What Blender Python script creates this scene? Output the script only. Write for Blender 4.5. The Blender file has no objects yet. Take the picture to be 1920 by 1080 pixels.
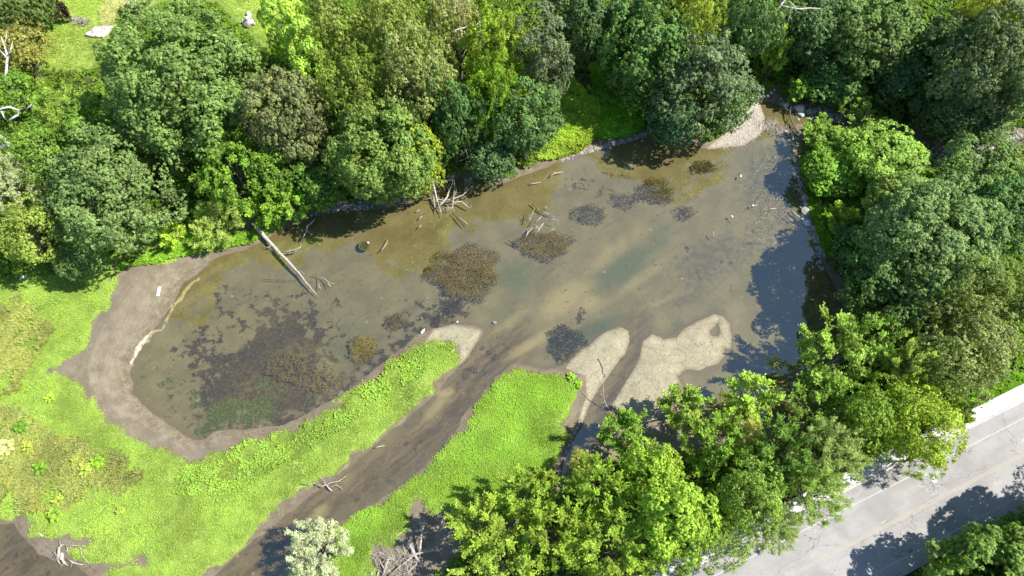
import bpy, math, random
import numpy as np
from mathutils import Vector
R_ = math.radians
SC = bpy.context.scene
COL = SC.collection

# ------------------------------------------------------------------ camera
CAM_H = 84.0; TILT = R_(25.0); F = 1371.0
cam = bpy.data.cameras.new("camera"); cam_o = bpy.data.objects.new("camera", cam); COL.objects.link(cam_o)
cam.sensor_width = 36.0; cam.lens = 36.0 * F / 1920.0; cam.clip_start = 0.5; cam.clip_end = 3000
cam_o.location = (0, 0, CAM_H); cam_o.rotation_euler = (TILT, 0, 0)
SC.camera = cam_o
# ------------------------------------------------------------------ world, sun, exposure
SUN_EL = R_(49.0); SUN_AZ = R_(3.0)         # azimuth measured from +X towards +Y
w = bpy.data.worlds.new("World"); SC.world = w; w.use_nodes = True
wn = w.node_tree.nodes; wl = w.node_tree.links; wn.clear()
sky = wn.new("ShaderNodeTexSky"); sky.sky_type = 'NISHITA'; sky.sun_disc = False
sky.sun_elevation = SUN_EL; sky.sun_rotation = R_(90) - SUN_AZ; sky.altitude = 100; sky.air_density = 1.0; sky.dust_density = 0.2; sky.ozone_density = 2.5
bg = wn.new("ShaderNodeBackground"); bg.inputs[1].default_value = 0.10
wo = wn.new("ShaderNodeOutputWorld"); wl.new(sky.outputs[0], bg.inputs[0]); wl.new(bg.outputs[0], wo.inputs[0])
sun = bpy.data.lights.new("sun", 'SUN'); sun.energy = 4.8; sun.angle = R_(0.5); sun.color = (1.0, 0.955, 0.88)
sun_o = bpy.data.objects.new("sun", sun); COL.objects.link(sun_o)
sd = Vector((math.cos(SUN_AZ)*math.cos(SUN_EL), math.sin(SUN_AZ)*math.cos(SUN_EL), math.sin(SUN_EL)))
sun_o.rotation_euler = sd.to_track_quat('Z', 'Y').to_euler()
sun_o.location = sd * 200
SC.view_settings.view_transform = 'Standard'; SC.view_settings.look = 'None'
SC.view_settings.exposure = 0.95; SC.view_settings.gamma = 1.0; SC.view_settings.use_curve_mapping = False
SC.render.engine = 'CYCLES'
SC.cycles.max_bounces = 6; SC.cycles.diffuse_bounces = 3; SC.cycles.glossy_bounces = 2
SC.cycles.transmission_bounces = 4; SC.cycles.transparent_max_bounces = 6; SC.cycles.use_denoising = True
SC.cycles.caustics_reflective = False; SC.cycles.caustics_refractive = False

CT, ST = math.cos(TILT), math.sin(TILT)
def P(px, py, z=0.0):
    """ground plan: where the line of sight through a place on the survey photo meets height z"""
    x = (px-960)/F; y = -(py-540)/F
    dx, dy, dz = x, y*CT+ST, y*ST-CT
    t = (z-CAM_H)/dz
    return Vector((dx*t, dy*t, z))
def PN(a, z=0.0):
    a = np.asarray(a, float); x = (a[:, 0]-960)/F; y = -(a[:, 1]-540)/F
    t = (z-CAM_H)/(y*ST-CT)
    return np.stack([x*t, (y*CT+ST)*t], 1)
def SCALE(v):
    """plan units per metre near a place"""
    return F/(v[1]*ST + (CAM_H-v[2])*CT)
def to_map(X, Y):
    d = Y*ST + CAM_H*CT
    return 960 + F*X/d, 540 - F*(Y*CT - CAM_H*ST)/d

# ------------------------------------------------------------------ plan of the place (survey units)
WATER = [(495,455),(460,468),(420,478),(395,490),(375,510),(350,530),(335,550),(320,575),(300,600),(285,620),(265,650),(245,680),(240,700),(250,720),(248,738),(268,758),(290,777),(315,795),(345,812),(372,826),(386,826),(402,812),(440,803),(480,801),(520,800),(560,782),(600,762),(640,738),(680,710),(720,682),(760,650),(785,628),(812,613),(850,608),(885,613),(905,620),(898,640),(880,668),(860,692),(830,725),(795,758),(760,785),(715,822),(680,852),(645,880),(620,905),(585,925),(550,955),(515,985),(480,1010),(440,1045),(390,1090),(330,1140),(560,1140),(600,1050),(622,990),(660,965),(700,943),(750,912),(795,875),(840,828),(875,775),(905,738),(935,702),(958,678),(985,683),(1012,692),(1040,692),(1062,680),(1085,657),(1110,640),(1140,622),(1160,615),(1175,620),(1180,640),(1172,665),(1150,690),(1135,715),(1115,748),(1095,795),(1075,830),(1062,856),(1056,885),(1062,895),(1090,870),(1110,840),(1128,800),(1140,770),(1155,745),(1175,712),(1195,675),(1205,640),(1222,625),(1245,633),(1268,630),(1285,616),(1318,598),(1338,590),(1355,592),(1366,606),(1373,632),(1369,655),(1357,652),(1364,668),(1345,684),(1315,692),(1286,694),(1270,706),(1285,735),(1330,775),(1400,790),(1470,785),(1520,745),(1545,690),(1570,640),(1590,590),(1570,555),(1548,500),(1528,450),(1512,405),(1500,350),(1488,305),(1482,270),(1492,232),(1488,205),(1460,196),(1425,190),(1436,220),(1434,240),(1420,260),(1395,272),(1360,276),(1330,280),(1290,268),(1240,250),(1210,252),(1180,264),(1130,277),(1090,288),(1050,302),(1000,322),(940,345),(880,330),(840,335),(800,362),(760,382),(700,392),(650,388),(615,388),(590,398),(562,418),(530,428)]
HOLE = [(1340,606),(1352,600),(1350,612),(1352,622),(1345,631),(1333,629),(1330,619),(1338,613)]
WATER2 = [(-200,970),(0,977),(25,985),(40,1008),(70,1040),(100,1052),(150,1062),(180,1090),(180,1160),(-200,1160)]
STREAM = [(1480,225),(1495,196),(1540,205),(1600,240),(1680,262),(1750,292),(1830,275),(1960,240),(1960,262),(1840,300),(1760,312),(1690,285),(1600,262),(1540,232),(1500,232)]
MUD_EDGE = [(470,448),(400,463),(340,478),(288,490),(240,493),(224,512),(222,540),(203,570),(182,600),(165,640),(140,672),(95,692),(93,706),(150,718),(152,742),(186,764),(210,790),(240,812),(272,822),(310,845),(350,866),(395,862),(435,853),(442,832),(470,828),(500,822),(520,808),(560,792),(600,768),(650,738),(700,705),(745,675),(778,652),(820,643),(858,643),(862,660),(852,682),(835,705),(812,730),(785,755),(752,790),(715,818),(678,845),(640,878),(600,903),(560,928),(518,960),(478,998),(445,1030),(400,1068),(340,1140)]
GRASS1 = [(-300,300),(300,300),(350,380),(410,430)] + MUD_EDGE + [(-300,1400),(-300,300)]
GRASS2 = [(962,686),(985,698),(1040,713),(1066,712),(1090,700),(1092,722),(1086,752),(1072,785),(1056,820),(1044,850),(1030,882),(1020,930),(900,1010),(850,975),(808,966),(798,940),(786,930),(776,962),(770,990),(742,1000),(708,1030),(692,1100),(600,1130),(615,1050),(640,992),(700,952),(745,922),(790,890),(837,848),(872,798),(900,750),(925,715),(946,698)]
MUD_SW = [(-200,972),(0,979),(40,978),(62,996),(95,1008),(150,1010),(190,1034),(235,1046),(275,1052),(270,1062),(215,1060),(200,1080),(190,1200),(-200,1200)]
BASIN = [(-400,470),(-50,500),(20,528),(120,512),(180,492),(260,470),(330,430),(420,425),(500,405),(600,378),(700,380),(800,345),(870,320),(950,330),(1040,285),(1120,262),(1200,240),(1260,245),(1330,258),(1395,210),(1412,172),(1450,170),(1500,190),(1560,200),(1700,245),(1830,255),(2100,200),(2100,290),(1860,310),(1760,325),(1680,300),(1600,280),(1510,245),(1500,300),(1515,350),(1530,420),(1560,490),(1595,560),(1600,620),(1570,680),(1540,760),(1480,820),(1380,850),(1280,860),(1200,850),(1130,880),(1060,930),(960,1010),(840,1060),(760,1150),(700,1400),(-400,1500)]
LAWN = [(60,-60),(70,60),(95,150),(180,150),(240,60),(320,20),(420,20),(470,70),(510,110),(540,60),(520,-80)]
GRAVEL = [(1328,278),(1345,264),(1390,232),(1400,212),(1412,172),(1420,176),(1428,195),(1440,220),(1436,243),(1422,262),(1398,274),(1360,279)]
SILT1 = [(1060,690),(1085,655),(1110,638),(1142,620),(1162,613),(1178,620),(1184,640),(1174,668),(1152,695),(1138,718),(1118,750),(1098,795),(1085,790),(1100,740),(1098,705),(1080,700)]
SILT2 = [(1145,765),(1158,742),(1178,710),(1198,675),(1207,638),(1222,623),(1245,631),(1268,628),(1285,614),(1318,596),(1338,588),(1357,590),(1368,606),(1375,632),(1371,656),(1366,670),(1345,687),(1315,695),(1288,697),(1270,715),(1260,750),(1230,790),(1180,800)]
BEACH = [(815,612),(850,606),(905,618),(895,645),(870,680),(860,690),(862,650),(840,640),(790,648)]
FOAM = [(370,528),(345,545),(330,572),(315,592),(303,608),(295,618),(283,628),(275,643),(262,656),(247,676),(246,686)]

def sdf(poly, U, V, unit=15.0):
    """signed distance (metres, negative inside)"""
    p = np.asarray(poly, float); n = len(p)
    d2 = np.full(U.shape, 1e18); ins = np.zeros(U.shape, bool)
    for i in range(n):
        ax, ay = p[i]; bx, by = p[(i+1) % n]
        ex, ey = bx-ax, by-ay; L = ex*ex+ey*ey
        if L == 0: continue
        wx, wy = U-ax, V-ay
        t = np.clip((wx*ex+wy*ey)/L, 0, 1)
        d2 = np.minimum(d2, (wx-t*ex)**2+(wy-t*ey)**2)
        if ey != 0:
            c = ((ay <= V) & (by > V)) | ((by <= V) & (ay > V))
            ins ^= c & (U < ax + (V-ay)/ey*ex)
    d = np.sqrt(d2)/unit
    return np.where(ins, -d, d)
def linedist(pts, U, V, unit=15.0):
    d2 = np.full(U.shape, 1e18)
    for (ax, ay), (bx, by) in zip(pts[:-1], pts[1:]):
        ex, ey = bx-ax, by-ay; L = ex*ex+ey*ey
        wx, wy = U-ax, V-ay; t = np.clip((wx*ex+wy*ey)/L, 0, 1)
        d2 = np.minimum(d2, (wx-t*ex)**2+(wy-t*ey)**2)
    return np.sqrt(d2)/unit
def blobs(lst, U, V):
    f = np.zeros(U.shape)
    for (cx, cy, rx, ry, rot, a) in lst:
        c, s = math.cos(R_(rot)), math.sin(R_(rot))
        u = ((U-cx)*c-(V-cy)*s)/rx; v = ((U-cx)*s+(V-cy)*c)/ry
        f = np.maximum(f, a*np.exp(-(u*u+v*v)**1.2))
    return f
def vnoise(X, Y, scale, seed=0, octaves=3):
    """value noise, numpy"""
    r = np.random.RandomState(seed); T = r.rand(64, 64); out = 0; amp = 1; tot = 0
    for o in range(octaves):
        x = X*scale*(2**o)+17.3*o; y = Y*scale*(2**o)+5.1*o
        xi = np.floor(x).astype(int); yi = np.floor(y).astype(int); fx = x-xi; fy = y-yi
        fx = fx*fx*(3-2*fx); fy = fy*fy*(3-2*fy)
        a = T[xi % 64, yi % 64]; b = T[(xi+1) % 64, yi % 64]; c = T[xi % 64, (yi+1) % 64]; d = T[(xi+1) % 64, (yi+1) % 64]
        out = out + amp*((a*(1-fx)+b*fx)*(1-fy)+(c*(1-fx)+d*fx)*fy); tot += amp; amp *= .5
    return out/tot
def sstep(a, b, x):
    t = np.clip((x-a)/(b-a), 0, 1); return t*t*(3-2*t)

# ------------------------------------------------------------------ road frame (local axes along / across)
ROADZ = 2.5
ra = P(1450, 987, ROADZ+.1); rb = P(1920, 750, ROADZ+.1)
RU = (rb-ra); RU.z = 0; RU.normalize(); RN = Vector((RU.y, -RU.x, 0))   # RN points across, to the lower right
def racross(px, py): return (P(px, py, ROADZ)-ra).dot(RN)
def ralong(px, py): return (P(px, py, ROADZ)-ra).dot(RU)
W_SIDE = racross(1817, 770); W_EDGE = racross(1873, 808); W_YEL = racross(1840, 893); W_EDGE2 = racross(1840, 969); W_END = racross(1847, 998)

# ------------------------------------------------------------------ terrain grid
def axis(lo, hi, step, far):
    core = np.arange(lo, hi+1e-6, step); out = []; g = step; v = hi
    while v < far: g *= 1.35; v += g; out.append(v)
    neg = []; g = step; v = lo
    while v > -far: g *= 1.35; v -= g; neg.append(v)
    return np.array(neg[::-1] + list(core) + out)
gx = axis(-92, 92, 0.26, 900); gy = axis(-4, 108, 0.26, 900)
GX, GY = np.meshgrid(gx, gy, indexing='xy')
def clampxy(X, Y): return np.clip(X, -150, 150), np.clip(Y, -60, 220)
def height_fields(X, Y):
    Xc, Yc = clampxy(X, Y); U, V = to_map(Xc, Yc)
    nz = (vnoise(X, Y, .35, 3, 4)-.5)
    wet = np.minimum(sdf(WATER, U, V), sdf(WATER2, U, V))
    wet = np.minimum(wet, np.minimum(sdf(HOLE, U, V), sdf(STREAM, U, V)))
    wet = wet + nz*0.8 + (vnoise(X, Y, 2.2, 8, 2)-.5)*.12
    bas = sdf(BASIN, U, V) + nz*1.5
    gr = np.minimum(sdf(GRASS1, U, V), sdf(GRASS2, U, V)); sw = sdf(MUD_SW, U, V); gr = np.maximum(gr, -sw)
    gr = gr + (vnoise(X, Y, .55, 21, 5)-.5)*3.4
    gr = np.minimum(gr, sdf([(128,1032),(150,1026),(190,1040),(232,1044),(262,1050),(235,1058),(170,1056),(140,1050)], U, V))
    h = np.where(wet < 0, np.maximum(wet*0.16, -0.55), np.minimum(wet*0.09, 0.45))
    h = h + np.where(gr < 0, np.minimum(-gr*.25, .16), 0)
    h = h + sstep(0.0, 7.0, bas)*(ROADZ-0.35)*sstep(0, 1.2, wet) + nz*0.25*sstep(0.5, 3, wet)
    across = (X-ra.x)*RN.x + (Y-ra.y)*RN.y
    k = sstep(W_SIDE-2.5, W_SIDE-0.6, across)*(1-sstep(W_END+0.8, W_END+3.5, across))
    h = h*(1-k) + (ROADZ-0.12)*k
    return h, wet, bas, gr, U, V
H, wet, bas, gr, U, V = height_fields(GX, GY)
def hz(x, y):
    i = min(max(np.searchsorted(gx, x)-1, 0), len(gx)-2); j = min(max(np.searchsorted(gy, y)-1, 0), len(gy)-2)
    return float(H[j, i])
def hzv(x, y):
    i = np.clip(np.searchsorted(gx, x)-1, 0, len(gx)-2); j = np.clip(np.searchsorted(gy, y)-1, 0, len(gy)-2)
    fx = (x-gx[i])/(gx[i+1]-gx[i]); fy = (y-gy[j])/(gy[j+1]-gy[j])
    return (H[j, i]*(1-fx)+H[j, i+1]*fx)*(1-fy)+(H[j+1, i]*(1-fx)+H[j+1, i+1]*fx)*fy
def fieldv(Fd, x, y):
    i = np.clip(np.searchsorted(gx, x)-1, 0, len(gx)-2); j = np.clip(np.searchsorted(gy, y)-1, 0, len(gy)-2)
    return Fd[j, i]

WEEDPOLY = [(485,590),(500,572),(540,566),(580,588),(605,622),(618,655),(610,690),(625,712),(660,712),(700,680),(745,650),(785,600),(815,572),(850,560),(850,578),(815,605),(775,640),(730,675),(690,702),(640,735),(590,768),(545,792),(480,800),(430,808),(390,822),(374,800),(372,770),(352,745),(385,705),(415,672),(455,645),(475,615)]
wd = -sdf(WEEDPOLY, U, V)
weed = np.clip(0.555+wd*0.10, 0, 1)
weed = np.maximum(weed, blobs([(385,670,110,95,0,.56),(420,565,75,55,0,.46),(320,720,75,65,0,.52),(455,600,60,40,0,.44),(640,600,40,40,0,.36),(615,565,22,14,0,.44),(632,568,14,16,0,.5),(350,720,50,50,0,.45),(385,780,40,26,0,.5),(550,510,12,8,0,.45),(930,650,70,30,35,.44),(880,700,60,26,50,.42),(1105,665,70,26,35,.3),(1085,590,18,34,-35,.55),(1060,500,60,30,30,.38),(1050,530,50,40,0,.36),(1095,340,50,26,0,.46),(1155,330,45,22,0,.46),(1140,352,60,22,0,.45),(1325,312,34,15,0,.42),(1230,360,45,28,0,.46),(1290,470,26,24,-40,.44),(1310,500,40,22,-30,.44),(1250,490,60,25,30,.34),(700,800,80,26,38,.42),(640,880,90,22,36,.42),(760,770,70,20,45,.40),(830,720,60,18,45,.36),(1500,430,26,60,0,.5),(1420,420,70,60,0,.34),(1380,520,60,60,0,.34),(1450,300,30,60,0,.4),(850,450,60,30,0,.30)], U, V))
weed = np.where(wet < 0.15, weed, 0)
green = blobs([(430,775,62,36,10,1),(352,745,24,26,0,1),(300,720,60,40,0,.8),(270,712,14,16,0,1),(395,800,40,28,0,1),(480,770,60,40,30,.75),(500,730,60,50,0,.5),(345,800,30,20,0,.8),(1062,648,30,36,0,.45),(855,640,60,9,37,1)], U, V)
yel = blobs([(540,690,50,40,0,.8),(600,715,50,34,20,1),(480,730,50,40,0,.7),(500,600,40,34,0,.5),(560,660,50,26,0,.8),(520,760,60,26,0,.5),(1500,440,22,60,0,.9),(1460,240,45,50,0,.7)], U, V)
teal = blobs([(1170,500,95,36,35,.95),(1110,620,95,24,28,.8),(970,520,60,50,20,.7),(940,590,50,22,40,.6),(1240,440,60,30,35,.6),(660,640,90,70,0,.55),(1080,430,70,50,0,.25),(700,580,120,60,0,.45),(760,560,120,70,0,.35)], U, V)
silt = blobs([(1060,560,80,34,30,.9),(1100,565,40,20,20,.8),(1000,640,90,13,33,.85),(1120,575,90,18,35,.55),(1200,520,110,18,37,.6),(1150,470,130,26,35,.6),(1230,480,60,20,30,.45),(1245,560,70,12,22,.6),(960,600,70,16,35,.6),(1280,440,60,20,0,.4),(960,690,60,10,40,.5),(700,830,160,10,42,.6),(820,760,60,12,45,.7),(640,905,60,16,38,.5),(600,960,30,16,38,.8),(835,737,22,10,20,.9),(530,965,60,26,38,.35)], U, V)
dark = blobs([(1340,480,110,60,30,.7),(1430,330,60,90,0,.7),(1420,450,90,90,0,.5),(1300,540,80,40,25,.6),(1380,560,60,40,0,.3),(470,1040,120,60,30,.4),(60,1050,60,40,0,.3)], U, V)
drys = np.maximum.reduce([sstep(.5, -.5, sdf(SILT1, U, V)), sstep(.5, -.4, sdf(SILT2, U, V)), sstep(.5, -.3, sdf(GRAVEL, U, V))*1.0, .65*sstep(.4, -.4, sdf(BEACH, U, V))])
gravel = sstep(.3, -.4, sdf(GRAVEL, U, V))
drytan = sdf(MUD_EDGE + [(-300,1400),(-300,300)], U, V)
FU = U+(vnoise(GX, GY, .5, 61, 3)-.5)*26; FV = V+(vnoise(GX, GY, .5, 62, 3)-.5)*26
foam = np.clip(1.05-linedist(FOAM, FU, FV)/0.36, 0, 1)
foam = np.maximum(foam, .6*np.clip(1-linedist([(1105,742),(1088,790),(1068,830),(1056,862)], U, V)/0.35, 0, 1))
chan = np.clip(1.25-linedist([(420,1120),(520,1010),(600,950),(680,900),(760,845),(830,780),(880,720),(925,665),(960,640)], U, V)/3.2, 0, 1)
chan = np.maximum(chan, np.maximum(blobs([(30,1050,120,80,0,1)], U, V), .8*np.clip(1.2-linedist([(1190,600),(1185,670),(1150,730),(1110,800),(1060,900)], U, V)/2.5, 0, 1)))
lawn = sstep(2, -1, sdf(LAWN, U, V))

# ------------------------------------------------------------------ node helpers
class NT:
    def __init__(s, name):
        s.m = bpy.data.materials.new(name); s.m.use_nodes = True; s.t = s.m.node_tree; s.t.nodes.clear()
        s.out = s.t.nodes.new("ShaderNodeOutputMaterial"); s.pos = s.t.nodes.new("ShaderNodeNewGeometry").outputs['Position']
    def n(s, t, **k):
        o = s.t.nodes.new(t)
        for a, b in k.items(): setattr(o, a, b)
        return o
    def put(s, sock, v):
        if isinstance(v, bpy.types.NodeSocket): s.t.links.new(v, sock)
        elif isinstance(v, (tuple, list)): sock.default_value = tuple(v)+((1,) if len(v) == 3 and sock.type == 'RGBA' else ())
        else: sock.default_value = v
    def math(s, op, a, b=0.0, c=None, clamp=False):
        o = s.n("ShaderNodeMath", operation=op, use_clamp=clamp); s.put(o.inputs[0], a); s.put(o.inputs[1], b)
        if c is not None: s.put(o.inputs[2], c)
        return o.outputs[0]
    def mix(s, f, a, b, mode='MIX'):
        o = s.n("ShaderNodeMix", data_type='RGBA', blend_type=mode); s.put(o.inputs[0], f); s.put(o.inputs[6], a); s.put(o.inputs[7], b); return o.outputs[2]
    def noise(s, scale, detail=4, rough=.55, vec=None, dist=0.0, color=False):
        o = s.n("ShaderNodeTexNoise"); s.put(o.inputs['Vector'], vec or s.pos); o.inputs['Scale'].default_value = scale
        o.inputs['Detail'].default_value = detail; o.inputs['Roughness'].default_value = rough; o.inputs['Distortion'].default_value = dist
        return o.outputs[1 if color else 0]
    def vor(s, scale, feature='F1', vec=None, out=0):
        o = s.n("ShaderNodeTexVoronoi", feature=feature); s.put(o.inputs['Vector'], vec or s.pos); o.inputs['Scale'].default_value = scale; return o.outputs[out]
    def attr(s, name):
        o = s.n("ShaderNodeAttribute", attribute_name=name); return o.outputs['Fac']
    def ss(s, a, b, x, lo=0.0, hi=1.0):
        o = s.n("ShaderNodeMapRange", interpolation_type='SMOOTHSTEP'); s.put(o.inputs[0], x); s.put(o.inputs[1], a); s.put(o.inputs[2], b)
        s.put(o.inputs[3], lo); s.put(o.inputs[4], hi); return o.outputs[0]
    def warp(s, amt, scale, vec=None):
        c = s.noise(scale, 3, color=True, vec=vec); a = s.n("ShaderNodeVectorMath", operation='SUBTRACT'); s.put(a.inputs[0], c); a.inputs[1].default_value = (.5, .5, .5)
        b = s.n("ShaderNodeVectorMath", operation='SCALE'); s.put(b.inputs[0], a.outputs[0]); b.inputs['Scale'].default_value = amt
        d = s.n("ShaderNodeVectorMath", operation='ADD'); s.put(d.inputs[0], vec or s.pos); s.put(d.inputs[1], b.outputs[0]); return d.outputs[0]
    def vmap(s, vec, rot=0.0, sc=(1, 1, 1)):
        o = s.n("ShaderNodeMapping"); s.put(o.inputs[0], vec); o.inputs['Rotation'].default_value = (0, 0, rot); o.inputs['Scale'].default_value = sc; return o.outputs[0]
    def bump(s, h, strength=.5, dist=.1):
        o = s.n("ShaderNodeBump"); o.inputs['Strength'].default_value = strength; o.inputs['Distance'].default_value = dist; s.put(o.inputs['Height'], h); return o.outputs[0]
    def pbr(s, col, rough=.9, spec=.2, normal=None):
        o = s.n("ShaderNodeBsdfPrincipled"); s.put(o.inputs['Base Color'], col); s.put(o.inputs['Roughness'], rough); s.put(o.inputs['Specular IOR Level'], spec)
        if normal is not None: s.put(o.inputs['Normal'], normal)
        return o.outputs[0]
    def fin(s, sh): s.t.links.new(sh, s.out.inputs[0]); return s.m

# ------------------------------------------------------------------ materials
def mat_ground():
    g = NT("ground_soil")
    wetf, basf, grf = g.attr("wet"), g.attr("basin"), g.attr("grass")
    wp = g.warp(.8, 1.2)
    n_lo = g.noise(.12, 3); n_m = g.noise(.8, 5, .6); n_h = g.noise(4.5, 4, .65); n_f = g.noise(16, 3, .7)
    # dry mud
    c = g.mix(g.ss(.3, .7, n_m), (.178, .150, .098), (.262, .225, .158))
    c = g.mix(g.ss(.35, .7, n_lo, 0, .6), c, (.20, .172, .135))
    c = g.mix(g.math('MULTIPLY', g.ss(2.6, .4, g.math('ADD', grf, g.math('MULTIPLY_ADD', n_m, 3.0, -1.5))), .45), c, (.13, .107, .08))
    c = g.mix(g.ss(.52, .78, n_h, 0, .55), c, (.13, .098, .065))
    c = g.mix(g.ss(.60, .75, n_f, 0, .5), c, (.42, .37, .31))
    cv = g.n('ShaderNodeCombineXYZ'); g.put(cv.inputs[0], g.math('MULTIPLY_ADD', wetf, 2.4, g.math('MULTIPLY', n_m, 1.3))); g.put(cv.inputs[1], g.math('MULTIPLY', n_lo, 3.0)); band = g.noise(1.0, 3, .6, cv.outputs[0])
    c = g.mix(g.ss(.50, .68, band, 0, .30), c, (.135, .11, .075)); c = g.mix(g.ss(.44, .30, band, 0, .25), c, (.30, .265, .195))
    # brown plant litter band near the waterline
    lit = g.math('MULTIPLY', g.ss(2.0, .7, wetf), g.ss(.0, .5, wetf)); lit = g.math('MULTIPLY', lit, g.ss(.42, .62, g.noise(1.1, 5, .7)))
    c = g.mix(g.math('MULTIPLY', lit, .7), c, (.125, .088, .05))
    # dry cracked silt
    dry = g.attr("drys"); dmask = g.ss(.35, .65, g.math('ADD', dry, g.math('MULTIPLY_ADD', n_h, .3, -.15)))
    crack = g.vor(2.1, 'DISTANCE_TO_EDGE', g.warp(.5, 1.5)); crack2 = g.vor(.32, 'DISTANCE_TO_EDGE', g.warp(2.2, .5))
    sc_ = g.mix(g.ss(.2, .85, g.math('MULTIPLY_ADD', n_m, .5, g.math('MULTIPLY', n_h, .5))), (.22, .193, .125), (.42, .385, .275))
    sc_ = g.mix(g.ss(.5, .75, n_m, 0, .7), sc_, (.345, .315, .205))
    sc_ = g.mix(g.ss(.07, .0, crack, 0, .28), sc_, (.14, .11, .075))
    sc_ = g.mix(g.ss(.02, .0, crack2, 0, .5), sc_, (.13, .10, .07))
    grv = g.mix(g.vor(5, out=1), (.26, .23, .19), (.50, .46, .39)); grv = g.mix(.4, grv, (.42, .38, .31))
    sc_ = g.mix(g.attr("gravel"), sc_, grv)
    c = g.mix(dmask, c, sc_)
    # flakes of dry leaves on silt
    fl = g.math('MULTIPLY', g.ss(.60, .66, g.noise(7, 2, .5, g.vmap(g.pos, .6, (1, .45, 1)))), g.ss(.1, .6, wetf))
    c = g.mix(g.math('MULTIPLY', fl, .35), c, (.10, .075, .055))
    c = g.mix(g.ss(.55, .05, wetf, 0, .45), c, g.mix(1.0, c, (.45, .40, .34), 'MULTIPLY'))
    dry_c = c
    # ---- pond bed
    b = g.mix(g.ss(.3, .7, g.noise(.35, 5, .55)), (.165, .150, .092), (.218, .200, .135))
    b = g.mix(g.ss(.45, .75, n_h, 0, .22), b, (.10, .083, .05))
    flow = g.noise(1.1, 4, .6, g.vmap(g.vmap(wp, R_(-38)), 0, (.16, 1.2, 1)))
    b = g.mix(g.ss(.48, .75, flow, 0, .45), b, (.115, .10, .07))
    b = g.mix(g.ss(-.9, -.1, wetf, 0, .55), b, (.165, .130, .10))
    cs_ = g.noise(1.6, 6, .68, g.vmap(g.vmap(wp, R_(-41)), 0, (.16, 1.1, 1)))
    cc = g.mix(g.ss(.35, .65, cs_), (.092, .068, .040), (.19, .146, .094)); cc = g.mix(g.math('MULTIPLY', g.ss(.36, .28, g.vor(.9, 'F1', g.warp(.7, 1.5))), g.ss(.50, .60, g.noise(.5, 4))), cc, (.05, .036, .022)); cc = g.mix(g.ss(.60, .75, g.noise(.5, 5, .6, g.vmap(g.vmap(wp, R_(-41)), 0, (.12, 1.2, 1))), 0, .5), cc, (.24, .20, .155))
    b = g.mix(g.math('MULTIPLY', g.attr('chan'), .9), b, cc)
    soft = g.math('MULTIPLY_ADD', g.noise(.5, 4, .6), .7, -.35)
    b = g.mix(g.ss(.25, .9, g.math('ADD', g.attr("teal"), soft), 0, .85), b, (.098, .122, .078))
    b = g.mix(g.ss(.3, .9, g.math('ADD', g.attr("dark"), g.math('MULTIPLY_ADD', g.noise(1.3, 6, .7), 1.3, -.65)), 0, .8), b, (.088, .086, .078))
    b = g.mix(g.ss(.25, .95, g.math('ADD', g.attr("silt"), g.math('MULTIPLY', soft, .8)), 0, .8), b, (.34, .30, .19))
    spots = g.vor(.85, 'F1', g.warp(.5, 2)); b = g.mix(g.math('MULTIPLY', g.ss(.20, .13, spots), g.ss(.55, .7, g.noise(.3, 2))), b, (.31, .28, .20))
    ws = g.math('ADD', g.attr("weed"), g.math('MULTIPLY_ADD', g.noise(.8, 7, .66), 2.0, -1.0))
    wm = g.math('MULTIPLY', g.ss(.47, .63, ws), .92)
    wc = g.mix(g.ss(.4, .7, n_h), (.036, .030, .018), (.105, .084, .045))
    wc = g.mix(g.ss(.62, .8, g.noise(.9, 4, .6), 0, .5), wc, (.125, .115, .085))
    yl = g.math('MULTIPLY', g.attr("yel"), g.ss(.42, .58, g.noise(1.6, 5, .7))); wc = g.mix(yl, wc, g.mix(g.ss(.4, .65, n_f), (.13, .095, .03), (.26, .20, .075)))
    gl = g.ss(.3, .6, g.math('ADD', g.attr("green"), g.math('MULTIPLY_ADD', n_m, .8, -.45))); wc = g.mix(gl, wc, g.mix(g.ss(.4, .65, n_h), (.045, .066, .008), (.14, .165, .03)))
    b = g.mix(wm, b, wc)
    b = g.mix(g.math('MULTIPLY', g.ss(.64, .70, g.noise(2.2, 3, .5)), .55), b, (.075, .06, .04))
    c = g.mix(g.ss(-.02, .10, g.math('ADD', wetf, g.math('MULTIPLY_ADD', n_h, .3, -.15))), b, dry_c)
    # foam / pale drift line
    fm = g.ss(.35, .75, g.math('ADD', g.attr("foam"), g.math('MULTIPLY_ADD', g.noise(2.2, 5, .75), 1.6, -.80)))
    c = g.mix(g.math('MULTIPLY', fm, .75), c, (.52, .47, .38))
    # ---- soil under the grass
    gc = g.mix(g.ss(.35, .65, n_m), (.15, .21, .04), (.25, .34, .07))
    gm = g.ss(.12, -.12, g.math('ADD', grf, g.math('MULTIPLY_ADD', g.noise(3, 4, .7), .8, -.4)))
    gm = g.math('MULTIPLY', gm, g.ss(.08, .35, wetf))
    c = g.mix(gm, c, gc)
    # ---- woodland floor and lawn
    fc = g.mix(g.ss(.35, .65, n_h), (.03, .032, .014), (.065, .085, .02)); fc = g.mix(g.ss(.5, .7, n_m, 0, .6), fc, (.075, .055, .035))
    lc = g.mix(g.ss(.35, .65, n_h), (.20, .29, .05), (.32, .42, .09)); lc = g.mix(g.ss(.5, .75, n_m), lc, (.42, .50, .17))
    fc = g.mix(g.attr("lawn"), fc, lc)
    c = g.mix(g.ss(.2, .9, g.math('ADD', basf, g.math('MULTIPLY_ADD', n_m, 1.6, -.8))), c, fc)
    rough = g.ss(-.2, .5, wetf, .6, .95)
    hgt = g.math('ADD', g.math('MULTIPLY', n_h, .6), g.math('MULTIPLY', n_f, .5))
    return g.fin(g.pbr(c, rough, .2, g.bump(hgt, .55, .12)))

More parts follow.
